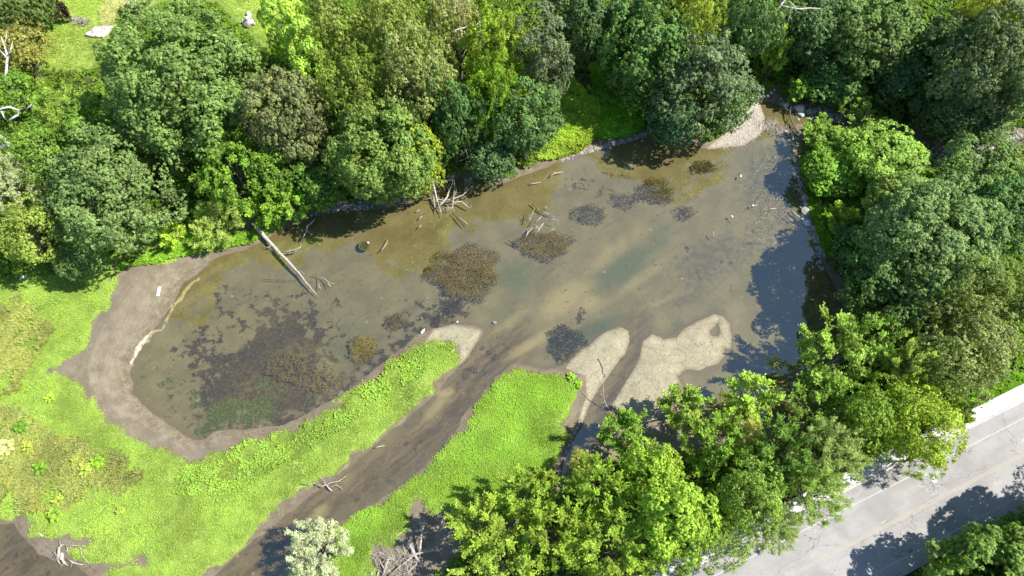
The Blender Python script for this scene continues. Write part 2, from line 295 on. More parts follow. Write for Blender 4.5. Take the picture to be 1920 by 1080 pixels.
def mat_water():
    g = NT("pond_water"); F0 = .18
    tr = g.n("ShaderNodeBsdfTransparent"); tr.inputs[0].default_value = (.94, .90, .70, 1)
    gl = g.n("ShaderNodeBsdfGlossy"); gl.inputs['Roughness'].default_value = .015; gl.inputs[0].default_value = (.86, .94, .93, 1)
    nb = g.bump(g.math('ADD', g.noise(.9, 3), g.math('MULTIPLY', g.noise(6, 2), .25)), .12, .02)
    g.t.links.new(nb, gl.inputs['Normal'])
    geo = g.n("ShaderNodeNewGeometry"); dt = g.n("ShaderNodeVectorMath", operation='DOT_PRODUCT'); g.t.links.new(geo.outputs['Incoming'], dt.inputs[0]); g.t.links.new(geo.outputs['True Normal'], dt.inputs[1])
    cs = g.math('ABSOLUTE', dt.outputs['Value']); fr = g.math('MULTIPLY_ADD', g.math('POWER', g.math('SUBTRACT', 1.0, cs, clamp=True), 5.0), 1-F0, F0)
    mx = g.n("ShaderNodeMixShader"); g.t.links.new(fr, mx.inputs[0]); g.t.links.new(tr.outputs[0], mx.inputs[1]); g.t.links.new(gl.outputs[0], mx.inputs[2])
    return g.fin(mx.outputs[0])

def mat_leaf(name, trans=.36, spec=.22, rough=.5, var=.60, hue=.35, fleck=None):
    """leaf: colour of the plant (object colour), varied leaf by leaf and spray by spray"""
    g = NT(name)
    oi = g.n("ShaderNodeObjectInfo"); tint = g.attr("tint"); tc = g.n("ShaderNodeTexCoord").outputs['Object']
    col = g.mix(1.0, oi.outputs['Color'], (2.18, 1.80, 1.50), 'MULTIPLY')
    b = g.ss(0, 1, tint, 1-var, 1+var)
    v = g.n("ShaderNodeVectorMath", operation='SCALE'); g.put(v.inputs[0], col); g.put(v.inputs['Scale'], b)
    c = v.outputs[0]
    big = g.noise(.45, 3, .6, g.pos)
    c = g.mix(g.ss(.45, .75, big, 0, hue), c, g.mix(1.0, c, (1.22, 1.06, .75), 'MULTIPLY'))
    c = g.mix(g.ss(.5, .25, big, 0, hue), c, g.mix(1.0, c, (.72, .90, 1.05), 'MULTIPLY'))
    if fleck: c = g.mix(g.ss(.86, .92, tint, 0, .8), c, fleck)
    p = g.n("ShaderNodeBsdfPrincipled"); g.put(p.inputs['Base Color'], c); p.inputs['Roughness'].default_value = rough; p.inputs['Specular IOR Level'].default_value = spec
    t = g.n("ShaderNodeBsdfTranslucent"); tcx = g.mix(1.0, c, (1.25, 1.35, .45), 'MULTIPLY'); g.put(t.inputs[0], tcx)
    m = g.n("ShaderNodeMixShader"); m.inputs[0].default_value = trans; g.t.links.new(p.outputs[0], m.inputs[1]); g.t.links.new(t.outputs[0], m.inputs[2])
    return g.fin(m.outputs[0])

def mat_simple(name, a, b, scale=3, rough=.85, spec=.2, bump=.4, dist=.05, stretch=None):
    g = NT(name); vec = g.n("ShaderNodeTexCoord").outputs['Object']
    if stretch: vec = g.vmap(vec, 0, stretch)
    n = g.noise(scale, 5, .65, vec); c = g.mix(g.ss(.3, .7, n), a, b); c = g.mix(g.ss(.6, .8, g.noise(scale*4, 3, .6, vec), 0, .5), c, tuple(x*.45 for x in a))
    return g.fin(g.pbr(c, rough, spec, g.bump(n, bump, dist)))

def mat_asphalt():
    g = NT("asphalt")
    ang = math.atan2(RU.y, RU.x)
    al = g.vmap(g.pos, -ang, (1, 1, 1)); st = g.vmap(al, 0, (.12, 1, 1))
    c = g.mix(g.ss(.35, .65, g.noise(.25, 4, .6)), (.262, .252, .24), (.332, .32, .306))
    c = g.mix(g.ss(.45, .7, g.noise(1.0, 4, .6, st), 0, .5), c, (.24, .235, .235))
    c = g.mix(g.ss(.5, .8, g.noise(30, 2, .7), 0, .4), c, (.16, .16, .16))
    wv = g.warp(1.6, .8, g.vmap(al, 0, (.45, 1, 1)))
    cr = g.vor(.23, 'DISTANCE_TO_EDGE', wv); mask = g.ss(.35, .6, g.noise(.3, 2))
    c = g.mix(g.math('MULTIPLY', g.ss(.0045, .0015, cr), .7), c, (.10, .095, .09))
    cr2 = g.vor(.8, 'DISTANCE_TO_EDGE', g.warp(.8, 1.5, al)); c = g.mix(g.math('MULTIPLY', g.math('MULTIPLY', g.ss(.010, .003, cr2), mask), .4), c, (.10, .095, .09))
    cr3 = g.vor(.35, 'DISTANCE_TO_EDGE', g.warp(2.4, .9, g.vmap(al, 0, (.3, 1, 1)))); c = g.mix(g.math('MULTIPLY', g.math('MULTIPLY', g.ss(.010, .004, cr3), g.ss(.5, .6, g.noise(.2, 3))), .6), c, (.50, .49, .46))
    return g.fin(g.pbr(c, .9, .25, g.bump(g.noise(30, 3, .7), .3, .02)))
def mat_paint(name, col, wear):
    g = NT(name); m = g.ss(wear-.06, wear+.06, g.noise(3.5, 5, .75))
    c = g.mix(m, g.mix(.5, col, (.30, .29, .28)), col); c = g.mix(g.ss(.62, .68, g.noise(9, 3, .7)), c, (.30, .29, .28))
    return g.fin(g.pbr(c, .8, .3))
def mat_concrete():
    g = NT("concrete"); c = g.mix(g.ss(.3, .7, g.noise(.8, 5, .6)), (.50, .48, .45), (.62, .60, .565)); c = g.mix(g.ss(.55, .8, g.noise(12, 3, .7), 0, .4), c, (.38, .36, .33))
    return g.fin(g.pbr(c, .9, .2, g.bump(g.noise(14, 3), .2, .02)))

M = dict(ground=mat_ground(), water=mat_water(), asphalt=mat_asphalt(), concrete=mat_concrete(),
    white=mat_paint("white_road_paint", (.48, .47, .45), .58), yellow=mat_paint("yellow_road_paint", (.39, .335, .235), .60),
    leaf=mat_leaf("leaf"), leaf_soft=mat_leaf("pale_leaf", .3, .35, .45, .45, .2), leaf_grass=mat_leaf("grass_blade", .38, .2, .6, .38, .32, fleck=None),
    bark=mat_simple("bark", (.10, .08, .06), (.20, .17, .14), 4, stretch=(1, 1, .3)),
    dead=mat_simple("bleached_wood", (.27, .235, .19), (.50, .45, .385), 5, bump=.3, stretch=(1, 1, .4)),
    grey=mat_simple("weathered_wood", (.28, .25, .22), (.46, .42, .38), 5),
    wetwood_and_shade=mat_simple("wet_wood_and_shade", (.055, .04, .025), (.11, .085, .05), 5),  # sunken sticks, plus the drawn-in shadow of the pale leaning stick
    weed=mat_leaf("water_weed", .15, .15, .7, .7, .3, fleck=(.20, .17, .11)),
    rock=mat_simple("rock", (.24, .22, .20), (.40, .375, .34), 2.5, bump=.6, dist=.1), gravelstone=mat_simple("gravel_stone", (.30, .27, .22), (.47, .43, .36), 2.5, bump=.5, dist=.05), paler=mat_simple("pale_rock", (.52, .48, .44), (.70, .66, .62), 2.5, bump=.5, dist=.1),
    rubber=mat_simple("mossy_rubber", (.03, .035, .02), (.10, .095, .05), 8), board=mat_simple("white_board", (.78, .76, .72), (.86, .84, .80), 6, bump=.1, dist=.01),
    tarp=mat_simple("pale_sheet", (.42, .36, .33), (.62, .55, .51), 1.2, bump=.5, dist=.12), iron=mat_simple("manhole_iron", (.50, .49, .47), (.62, .61, .58), 12, bump=.5))

# ------------------------------------------------------------------ mesh helpers
def np_mesh(name, verts, quads, tint=None, attrs=None, smooth=False):
    me = bpy.data.meshes.new(name); n = len(verts); q = np.asarray(quads, np.int32); nf = len(q); k = q.shape[1]
    me.vertices.add(n); me.vertices.foreach_set("co", np.asarray(verts, np.float32).ravel())
    me.loops.add(nf*k); me.loops.foreach_set("vertex_index", q.ravel())
    me.polygons.add(nf); me.polygons.foreach_set("loop_start", np.arange(0, nf*k, k, dtype=np.int32))
    me.polygons.foreach_set("use_smooth", np.full(nf, smooth))
    me.update(calc_edges=True)
    if tint is not None:
        a = me.attributes.new("tint", 'FLOAT', 'FACE'); a.data.foreach_set("value", np.asarray(tint, np.float32))
    for kx, v in (attrs or {}).items():
        a = me.attributes.new(kx, 'FLOAT', 'POINT'); a.data.foreach_set("value", np.asarray(v, np.float32).ravel())
    return me
def link(name, me, mat=None, parent=None, color=None):
    o = bpy.data.objects.new(name, me); COL.objects.link(o)
    if mat is not None and not me.materials: me.materials.append(mat)
    if parent is not None: o.parent = parent
    if color is not None: o.color = tuple(color)+(1,)
    return o
def tag(o, label, cat, group=None, kind=None):
    if label: o["label"] = label
    if cat: o["category"] = cat
    if group: o["group"] = group
    if kind: o["kind"] = kind
    return o
def empty(name, loc): 
    o = bpy.data.objects.new(name, None); COL.objects.link(o); o.location = loc; o.empty_display_size = .3; return o
class MB:
    def __init__(s): s.v = []; s.f = []
    def tube(s, pts, rads, n=6, cap=True):
        pts = [Vector(p) for p in pts]; b = len(s.v); prev = None
        for i, p in enumerate(pts):
            d = (pts[min(i+1, len(pts)-1)]-pts[max(i-1, 0)]).normalized()
            if prev is None: a = d.orthogonal().normalized()
            else: a = (prev-d*prev.dot(d)); a = a.normalized() if a.length > 1e-6 else d.orthogonal().normalized()
            prev = a; c = d.cross(a)
            for k in range(n):
                t = 2*math.pi*k/n; s.v.append(tuple(p+(a*math.cos(t)+c*math.sin(t))*rads[i]))
        for i in range(len(pts)-1):
            for k in range(n):
                s.f.append((b+i*n+k, b+i*n+(k+1) % n, b+(i+1)*n+(k+1) % n, b+(i+1)*n+k))
        if cap: s.f.append(tuple(b+k for k in range(n))[::-1]); e = b+(len(pts)-1)*n; s.f.append(tuple(e+k for k in range(n)))
    def poly(s, pts, f):
        b = len(s.v); s.v += [tuple(p) for p in pts]; s.f += [tuple(b+i for i in q) for q in f]
    def mesh(s, name, smooth=True):
        me = bpy.data.meshes.new(name); me.from_pydata(s.v, [], s.f); me.update()
        for p in me.polygons: p.use_smooth = smooth
        return me
def unit(a): return a/np.maximum(np.linalg.norm(a, axis=-1, keepdims=True), 1e-9)

def leaf_quads(pos, nrm, tan, L, W):
    """one folded diamond leaf per entry"""
    tan = unit(tan - nrm*np.sum(tan*nrm, -1, keepdims=True)); bi = np.cross(nrm, tan)
    L = L[:, None]; W = W[:, None]
    v = np.stack([pos - tan*L*.5, pos + bi*W*.5 + tan*L*.05 - nrm*W*.12, pos + tan*L*.5 - nrm*L*.12, pos - bi*W*.5 + tan*L*.05 - nrm*W*.12], 1)
    return v.reshape(-1, 3)

# ------------------------------------------------------------------ tree prototypes
def lobes_for(rng, R, Hc, lr, zmin=-.75, rough=.22, dens=1.25, cleft=.13):
    n = int(4*R*R/(lr*lr)*dens*(1-zmin)/2)
    i = np.arange(n)+.5; z = 1-(1-zmin)*i/n; ph = i*2.39996+rng.rand()*6
    d = np.stack([np.sqrt(np.clip(1-z*z, 0, 1))*np.cos(ph), np.sqrt(np.clip(1-z*z, 0, 1))*np.sin(ph), z], 1)
    d = unit(d+rng.randn(n, 3)*.16)
    # low frequency lumps make the outline uneven
    k = rng.randn(7, 3); k = unit(k); a = rng.rand(7)
    lump = sum(np.clip((d@k[j])-.45, 0, 1)*a[j] for j in range(7))
    dents = sum(np.clip((d@(-k[j]))-.6, 0, 1)*a[j] for j in range(7))
    f = 1-rough*.5+lump*rough*2.2-dents*rough*2.6+rng.randn(n)*.05
    # big limbs: clefts between them split the crown
    mc = unit(rng.randn(max(9, int(R*2.2)), 3)+np.array([0, 0, .5])); dm = np.sort(-(d@mc.T), 1); gap = (dm[:, 1]-dm[:, 0])
    f = np.clip(f, .6, 1.12)-cleft*np.exp(-(gap/.09)**2)+cleft*.5*np.clip(gap*2, 0, .5)
    r = lr*rng.uniform(.55, 1.35, n)
    c = d*np.array([R, R, Hc])*f[:, None]-d*r[:, None]*.7
    # inner fill
    m = int(n*.28); ii = rng.choice(n, m); c = np.concatenate([c, c[ii]*rng.uniform(.45, .75, (m, 1))]); d = np.concatenate([d, d[ii]]); r = np.concatenate([r, r[ii]*1.1])
    return c, d, r
def clumps(rng, c, d, r, per, cl_r, k, L, W, zc, up=.35):
    n = len(c); cnt = np.maximum((per*(r/np.mean(r))**2).astype(int), 4); li = np.repeat(np.arange(n), cnt); m = len(li)
    dd = unit(unit(rng.randn(m, 3))+d[li]*.75+np.array([0, 0, up]))
    cp = c[li]+dd*(r[li]*rng.uniform(.75, 1.05, m))[:, None]
    ct = rng.rand(m)
    lobt = rng.rand(n)[li]
    ki = np.repeat(np.arange(m), k); q = len(ki)
    e = unit(rng.randn(q, 3)+dd[ki]*1.1)
    pos = cp[ki]+e*cl_r*rng.uniform(.5, 1.1, (q, 1)); pos[:, 2] += zc
    nrm = unit(e+dd[ki]*.5+np.array([0, 0, .35])+rng.randn(q, 3)*.35); tan = rng.randn(q, 3)
    s = rng.uniform(.7, 1.25, q)
    v = leaf_quads(pos, nrm, tan, L*s, W*s)
    t = np.clip(.25*rng.rand(q)+.45*ct[ki]+.30*lobt[ki], 0, 1)
    return v, t
def sprays(rng, c, d, r, per, ln, step, L, W, zc, up=.5, droop=0.0, spread=.42, lobelen=1.0):
    """plumes: every lobe is a feathered leader with side shoots"""
    n = len(c); li = np.repeat(np.arange(n), per); m = len(li)
    main = unit(d*.8+rng.randn(n, 3)*.25+np.array([0, 0, up])); ml = ln*rng.uniform(.8, 1.35, n)*lobelen
    a = rng.rand(m)**.8; first = np.concatenate([[True], li[1:] != li[:-1]]); a[first] = .35
    st = c[li]+main[li]*((a-.35)*ml[li])[:, None]
    sdv = unit(main[li]+rng.randn(m, 3)*spread); sdv[first] = main
    ls = ln*rng.uniform(.55, 1.0, m)*(1-.35*a)
    K = int(ln/step); tt = (np.arange(K)+.5)/K
    ki = np.repeat(np.arange(m), K); t = np.tile(tt, m); q = len(ki)
    pos = st[ki]+sdv[ki]*(ls[ki]*t)[:, None]
    pos[:, 2] -= droop*(t**2)*ls[ki]
    side = unit(np.cross(sdv[ki], rng.randn(q, 3))); wob = (1-t*.75)
    pos = pos+side*(L*.6*wob)[:, None]; pos[:, 2] += zc
    tan = unit(side+sdv[ki]*.6); nrm = unit(np.cross(tan, sdv[ki])+rng.randn(q, 3)*.3); nrm[nrm[:, 2] < 0] *= -1
    nrm = unit(nrm+np.array([0, 0, .4]))
    s = rng.uniform(.75, 1.2, q)*(1-.35*t)
    v = leaf_quads(pos, nrm, tan, L*s, W*s)
    tint = np.clip(.2*rng.rand(q)+.25*rng.rand(m)[ki]+.3*rng.rand(n)[li][ki]+.3*t*a[ki]+.05, 0, 1)
    return v, tint
def limb_mesh(rng, name, c, zc, H, R, r0, nl, reach=.8):
    mb = MB(); lean = Vector((rng.randn()*.04*R, rng.randn()*.04*R, 0)); top = Vector((0, 0, zc+.25*(H-zc)))+lean
    def tp(t): return Vector((0, 0, -.3)).lerp(top, t)+Vector((math.sin(t*5)*.15, math.cos(t*4)*.12-.12, 0))
    ts = [0, .08, .25, .5, .75, 1]; mb.tube([tp(t) for t in ts], [r0*1.5, r0*1.05, r0*.85, r0*.68, r0*.5, r0*.28], 8)
    order = rng.permutation(len(c))[:nl]
    for k, i in enumerate(order):
        e = Vector(c[i])*reach+Vector((0, 0, zc)); t = min(.95, max(.22, (e.z/H)*.62*rng.uniform(.7, 1.05))); s = tp(t); mid = s.lerp(e, .5)+Vector((rng.randn()*.25, rng.randn()*.25, -.10*(e-s).length)); ra_ = r0*.42*(1-t*.4)
        q1 = s.lerp(mid, .5)+Vector((rng.randn()*.08, rng.randn()*.08, -.05)); mb.tube([s, q1, mid, mid.lerp(e, .55)+Vector((rng.randn()*.15, rng.randn()*.15, .1)), e], [ra_, ra_*.8, ra_*.6, ra_*.38, ra_*.12], 5, False)
        for _ in range(3):
            j = rng.randint(len(c)); f = Vector(c[j])+Vector((0, 0, zc)); s2 = mid.lerp(e, rng.rand()*.7)
            if (f-s2).length < R*.6: mb.tube([s2, s2.lerp(f, .5)+Vector((0, 0, .15)), f], [ra_*.35, ra_*.2, ra_*.06], 4, False)
    return mb.mesh(name)
PROTO = {}
def proto(key, seed, R, H, kind):
    rng = np.random.RandomState(seed)
    if kind == 'maple':
        zc, Hc = .55*H, .45*H; c, d, r = lobes_for(rng, R, Hc, 1.3, rough=.24, dens=1.35, cleft=.15); v, t = clumps(rng, c, d, r, 30, .27, 10, .29, .20, zc); nl = 16
    elif kind == 'maple2':
        zc, Hc = .55*H, .45*H; c, d, r = lobes_for(rng, R, Hc, 1.0, rough=.34, dens=1.0, cleft=.20); v, t = clumps(rng, c, d, r, 22, .24, 7, .28, .20, zc); nl = 20
    elif kind == 'loose':
        zc, Hc = .58*H, .40*H; c, d, r = lobes_for(rng, R, Hc, 1.15, rough=.42, dens=1.0); v, t = clumps(rng, c, d, r, 17, .30, 7, .30, .17, zc); nl = 30
    elif kind == 'lump':
        zc, Hc = .58*H, .42*H; c, d, r = lobes_for(rng, R, Hc, 1.6, rough=.38, dens=.9); v, t = clumps(rng, c, d, r, 60, .24, 8, .28, .19, zc, .6); nl = 10
    elif kind == 'spray':
        zc, Hc = .55*H, .45*H; lr = 1.25 if R > 4 else (1.0 if R > 2.5 else .7); k_ = lr/1.25; c, d, r = lobes_for(rng, R*.9, Hc*.9, lr, rough=.42, dens=.72); v1, t1 = sprays(rng, c, d, r, 15, 1.75*k_, .12, .36, .19, zc, .55); v2, t2 = clumps(rng, c*.92, d, r*.7, 9, .3, 6, .32, .19, zc)
        v = np.concatenate([v1, v2]); t = np.concatenate([t1, t2*.7]); nl = 14
    elif kind == 'droop':
        zc, Hc = .55*H, .45*H; c, d, r = lobes_for(rng, R, Hc, 1.2, rough=.3, dens=.9); v1, t1 = sprays(rng, c, d, r, 14, 1.5, .12, .36, .16, zc, .1, .7); v2, t2 = clumps(rng, c, d, r*.8, 10, .3, 6, .32, .2, zc)
        v = np.concatenate([v1, v2]); t = np.concatenate([t1, t2*.7]); nl = 14
    elif kind == 'willow':
        zc, Hc = .55*H, .45*H; c, d, r = lobes_for(rng, R, Hc, .9, rough=.25, dens=1.0); v1, t1 = sprays(rng, c, d, r, 15, 1.1, .085, .26, .07, zc, .6); v2, t2 = clumps(rng, c, d, r*.8, 10, .25, 6, .26, .10, zc)
        v = np.concatenate([v1, v2]); t = np.concatenate([t1, t2*.7]); nl = 16
    f = np.arange(len(v)).reshape(-1, 4)
    cm = np_mesh(key+"_crown", v, f, t); tm = limb_mesh(rng, key+"_trunk", c, zc, H, R, .035*H*.55+.05, nl)
    tm.materials.append(M['bark']); cm.materials.append(M['leaf_soft'] if kind in ('willow',) else M['leaf'])
    PROTO[key] = dict(R=R, H=H, zc=zc, crown=cm, trunk=tm)
for a in [('mapleA', 1, 9, 17, 'maple'), ('mapleB', 2, 9, 17, 'maple2'), ('mapleC', 3, 6, 13, 'maple'), ('mapleD', 4, 6, 13, 'maple2'), ('mapleE', 5, 4, 9, 'maple'), ('mapleF', 16, 6, 13, 'maple2'), ('mapleG', 17, 6, 13, 'maple'), ('mapleH', 18, 4, 9, 'maple2'),
          ('looseA', 6, 6, 13, 'loose'), ('looseB', 7, 6, 13, 'loose'), ('lumpA', 8, 4.5, 11, 'lump'), ('sprayA', 9, 5, 11, 'spray'), ('sprayB', 10, 5, 11, 'spray'),
          ('sprayC', 11, 3.2, 7, 'spray'), ('sprayD', 12, 2.0, 4.5, 'spray'), ('droopA', 13, 5.5, 13, 'droop'), ('willowA', 14, 3.6, 7, 'willow'), ('willowB', 15, 4.5, 10, 'willow')]:
    proto(*a)
TRUNKMAT = None
def tree(key, px, py, rpx, h, col, label, group=None, name='broadleaf_tree', cat='tree', squash=1.0, rot=None):
    if key == 'mapleC': key = ('mapleC', 'mapleF', 'mapleG')[(px//7+py//5) % 3]
    if key == 'mapleE': key = ('mapleE', 'mapleH')[(px//5+py//7) % 2]
    p = PROTO[key]; zc = p['zc']/p['H']*h; g0 = 1.2
    for _ in range(3):
        q = P(px, py, g0+zc); g0 = max(hz(q.x, q.y), 0.0)
    q = P(px, py, g0+zc); r = rpx/SCALE(q)
    e = empty(name, (q.x, q.y, g0)); s = r/p['R']; rr = random.Random(int(px*7+py*13))
    e.scale = (s, s*squash, h/p['H']); e.rotation_euler = (0, 0, rr.uniform(0, 6.28) if rot is None else rot)
    link('crown', p['crown'], None, e, col); link('trunk', p['trunk'], None, e)
    tag(e, label, cat, group); return e

# ================================================================== SETTING
att = dict(wet=wet, basin=bas, grass=gr, weed=weed, green=green, yel=yel, teal=teal, silt=silt, dark=dark, drys=drys, gravel=gravel, foam=foam, lawn=lawn, chan=chan)
ny, nx = GX.shape; idx = np.arange(nx*ny).reshape(ny, nx)
quads = np.stack([idx[:-1, :-1], idx[:-1, 1:], idx[1:, 1:], idx[1:, :-1]], -1).reshape(-1, 4)
gme = np_mesh("ground", np.stack([GX, GY, H], -1).reshape(-1, 3), quads, None, att, True)
tag(link("ground", gme, M['ground']), "muddy pond basin and woodland floor", None, None, 'structure')
mb = MB(); mb.poly([(-95, -12, 0), (95, -12, 0), (95, 112, 0), (-95, 112, 0)], [(0, 1, 2, 3)])
tag(link("water", mb.mesh("water", False), M['water']), "shallow brown pond water", None, None, 'structure')

def rp(s, a, z): return ra + RU*s + RN*a + Vector((0, 0, z-ra.z))
def slab(name, s0, s1, a0, a1, z0, z1, mat, kind='structure', cuts=1, bev=0.0):
    mb = MB(); 
    for i in range(cuts):
        u0 = s0+(s1-s0)*i/cuts+(.012 if cuts > 1 else 0); u1 = s0+(s1-s0)*(i+1)/cuts-(.012 if cuts > 1 else 0); b = bev
        p = [rp(u0, a0, z0), rp(u1, a0, z0), rp(u1, a1, z0), rp(u0, a1, z0), rp(u0+b, a0+b, z1), rp(u1-b, a0+b, z1), rp(u1-b, a1-b, z1), rp(u0+b, a1-b, z1)]
        mb.poly(p, [(0, 3, 2, 1), (4, 5, 6, 7), (0, 1, 5, 4), (1, 2, 6, 5), (2, 3, 7, 6), (3, 0, 4, 7)])
    o = link(name, mb.mesh(name, False), mat)
    if kind: o['kind'] = kind
    return o
slab("road", -120, 160, .16, W_END, ROADZ-.3, ROADZ, M['asphalt'])
slab("pavement", -120, 160, W_SIDE, -.012, ROADZ-.2, ROADZ+.13, M['concrete'], cuts=190, bev=.01)
slab("kerb", -120, 160, .0, .16, ROADZ-.2, ROADZ+.12, M['concrete'], cuts=90, bev=.015)
def strip(name, a0, a1, mat, segs):
    mb = MB()
    for s0, s1 in segs:
        n = max(1, int((s1-s0)/.5)); rng = random.Random(int(a0*100))
        for i in range(n):
            u0 = s0+(s1-s0)*i/n; u1 = s0+(s1-s0)*(i+1)/n
            mb.poly([rp(u0, a0, ROADZ+.004), rp(u0, a1, ROADZ+.004), rp(u1, a1, ROADZ+.004), rp(u1, a0, ROADZ+.004)], [(0, 1, 2, 3)])
    o = link(name, mb.mesh(name, False), mat); o['kind'] = 'structure'; return o
strip("white_edge_line", W_EDGE-.06, W_EDGE+.06, M['white'], [(-60, 70)])
strip("white_edge_line", W_EDGE2-.06, W_EDGE2+.06, M['white'], [(-60, 70)])
strip("yellow_centre_line", W_YEL-.16, W_YEL-.05, M['yellow'], [(-60, 70)])
strip("yellow_centre_line", W_YEL+.05, W_YEL+.16, M['yellow'], [(-60, 70)])

# ------------------------------------------------------------------ ground cover
def scatter(name, poly, count, L, W, k, col, mat, label, seed, mask=None, up=.7, hgt=.12, lean=.5, stuff=True, cat=None, margin=0.0):
    rng = np.random.RandomState(seed); p = np.asarray(poly, float); wp = PN(p)
    lo, hi = wp.min(0)-margin, wp.max(0)+margin; lo = np.maximum(lo, [-84, -6]); hi = np.minimum(hi, [84, 104])
    x = rng.uniform(lo[0], hi[0], count*3); y = rng.uniform(lo[1], hi[1], count*3)
    uu, vv = to_map(x, y); s = sdf(poly, uu, vv); ok = s < margin
    wv = fieldv(wet, x, y)
    if mask is not None: ok &= mask(x, y, uu, vv, wv, s)
    x, y = x[ok][:count], y[ok][:count]; n = len(x); z = hzv(x, y)
    big = vnoise(x, y, .25, seed+1, 3); fine = vnoise(x, y, 1.1, seed+2, 2)
    ki = np.repeat(np.arange(n), k); q = len(ki)
    az = rng.uniform(0, 6.283, q); sp = lean*rng.uniform(.3, 1, q)
    out = np.stack([np.cos(az)*sp, np.sin(az)*sp, np.full(q, up)], 1); out = unit(out)
    sz = (.7+.6*fine[ki])*rng.uniform(.7, 1.3, q); Ls = L*sz
    pos = np.stack([x[ki], y[ki], z[ki]], 1)+out*Ls[:, None]*.5+np.stack([np.cos(az), np.sin(az), np.zeros(q)], 1)*L*.12
    pos[:, 2] += (hgt*(.3+fine[ki])*rng.rand(q))*.6
    nrm = unit(np.stack([-np.cos(az)*up, -np.sin(az)*up, sp], 1)+rng.randn(q, 3)*.3+np.array([0, 0, .3]))
    v = leaf_quads(pos, nrm, out, Ls, W*sz)
    t = np.clip(.12+.33*rng.rand(q)+.65*(big[ki]*1.7-.35), 0, 1)
    me = np_mesh(name, v, np.arange(len(v)).reshape(-1, 4), t)
    o = link(name, me, mat, None, col); tag(o, label, cat, None, 'stuff' if stuff else None); return o
edge = lambda x, y, amp, seed: (vnoise(x, y, .6, seed, 4)-.5)*amp
def gmask(x, y, uu, vv, wv, s): return (fieldv(gr, x, y)+(np.sin(x*91.7+y*57.3)*.5+.5)**3*1.7 < 0.22) & (wv > .1) & (fieldv(bas, x, y) < 1.5)
RIM = [(20,528),(120,512),(200,488),(300,468),(345,440),(420,440),(480,440),(480,460),(400,472),(330,485),(288,496),(240,500),(232,520),(222,545),(170,640),(100,700),(60,700),(-60,640),(-60,540)]
scatter('meadow_grass', GRASS1, 105000, .135, .045, 6, (.172, .278, .062), M['leaf_grass'], "bright lime green low plants carpeting the shore left of the pond", 41, gmask, margin=2.2, cat='grass')
scatter('island_grass', GRASS2, 32000, .135, .045, 6, (.155, .287, .045), M['leaf_grass'], "bright green grass covering the tongue of land right of the muddy channel", 42, gmask, margin=2.2, cat='grass')
def wmask(x, y, uu, vv, wv, s): return gmask(x, y, uu, vv, wv, s) & (vnoise(x, y, .45, 77, 3)+np.clip(-s*.05, 0, .2) > .50)
TALL = [(-60,560),(60,560),(110,620),(60,700),(30,760),(120,820),(200,830),(280,880),(310,930),(240,960),(130,960),(30,960),(-60,965)]
scatter('tall_weeds', TALL, 5000, .50, .07, 8, (.175, .225, .085), M['leaf_grass'], "straw and olive coloured tall weeds at the left edge", 43, wmask, hgt=.5, lean=.9, cat='weeds')
RUFF = [(440,835),(520,815),(600,775),(700,712),(778,658),(850,645),(855,665),(800,700),(720,750),(640,810),(540,870),(440,930),(330,930),(330,880),(420,865)]
scatter('creeping_plants', RUFF, 6500, .24, .11, 7, (.158, .272, .058), M['leaf_grass'], "taller emerald leafy plants along the pond side of the grass spit", 44, lambda x, y, uu, vv, wv, s: gmask(x, y, uu, vv, wv, s) & (vnoise(x, y, .5, 33, 3) > .42), hgt=.28, cat='plants')
def fmask(x, y, uu, vv, wv, s):
    ac = (x-ra.x)*RN.x+(y-ra.y)*RN.y
    return (fieldv(bas, x, y) > -.3) & (wv > .5) & ((ac < W_SIDE-.5) | (ac > W_END+.3)) & (fieldv(lawn, x, y) < .4)
scatter('undergrowth', [(-400,-60),(2300,-60),(2300,1100),(-400,1100)], 46000, .42, .26, 6, (.075, .15, .018), M['leaf_grass'], "dark green undergrowth covering the woodland floor and banks", 45, fmask, up=.45, lean=.9, hgt=.5, cat='undergrowth')
VINE = [(1010,300),(1030,255),(1050,190),(1070,170),(1095,195),(1118,205),(1125,235),(1115,262),(1080,288),(1040,300)]
scatter('bank_vines', VINE, 5200, .32, .20, 8, (.165, .275, .035), M['leaf_grass'], "lime green vines tumbling down the sunlit bank to the water", 46, lambda x, y, uu, vv, wv, s: wv > .25, up=.5, lean=.9, hgt=.9, cat='vines')
VINE2 = [(1120,262),(1122,205),(1100,150),(1160,120),(1200,170),(1205,240),(1180,256)]
scatter('ground_ivy', VINE2, 4600, .32, .2, 7, (.10, .25, .02), M['leaf_grass'], "mid green ivy on the shaded slope between two big trees", 47, lambda x, y, uu, vv, wv, s: wv > .3, up=.5, lean=.9, hgt=.6, cat='ivy')
scatter('lawn_grass', LAWN, 26000, .15, .05, 5, (.18, .28, .06), M['leaf_grass'], "mown yellow green lawn in the top left clearing", 48, lambda x, y, uu, vv, wv, s: wv > .5, cat='grass')
SHORE = [(225,515),(235,492),(290,482),(345,460),(350,425),(470,440),(520,410),(540,420),(470,455),(400,470),(340,482),(288,497),(240,502)]
scatter('shore_leaves', SHORE, 3600, .34, .22, 7, (.115, .235, .030), M['leaf_grass'], "broad bright green leaves rimming the mud below the trees", 49, lambda x, y, uu, vv, wv, s: wv > .3, up=.5, lean=.9, hgt=.4, cat='plants')
EBANK = [(1495,300),(1520,300),(1540,420),(1570,490),(1545,480),(1525,420),(1512,370)]
scatter('bank_grass', EBANK, 2200, .34, .18, 7, (.11, .24, .02), M['leaf_grass'], "green plants on the east bank below the lime tree", 50, lambda x, y, uu, vv, wv, s: wv > .5, up=.5, lean=.9, hgt=.4, cat='plants')
VERGE = [(1800,775),(1817,768),(1925,712),(1925,700),(1800,735)]
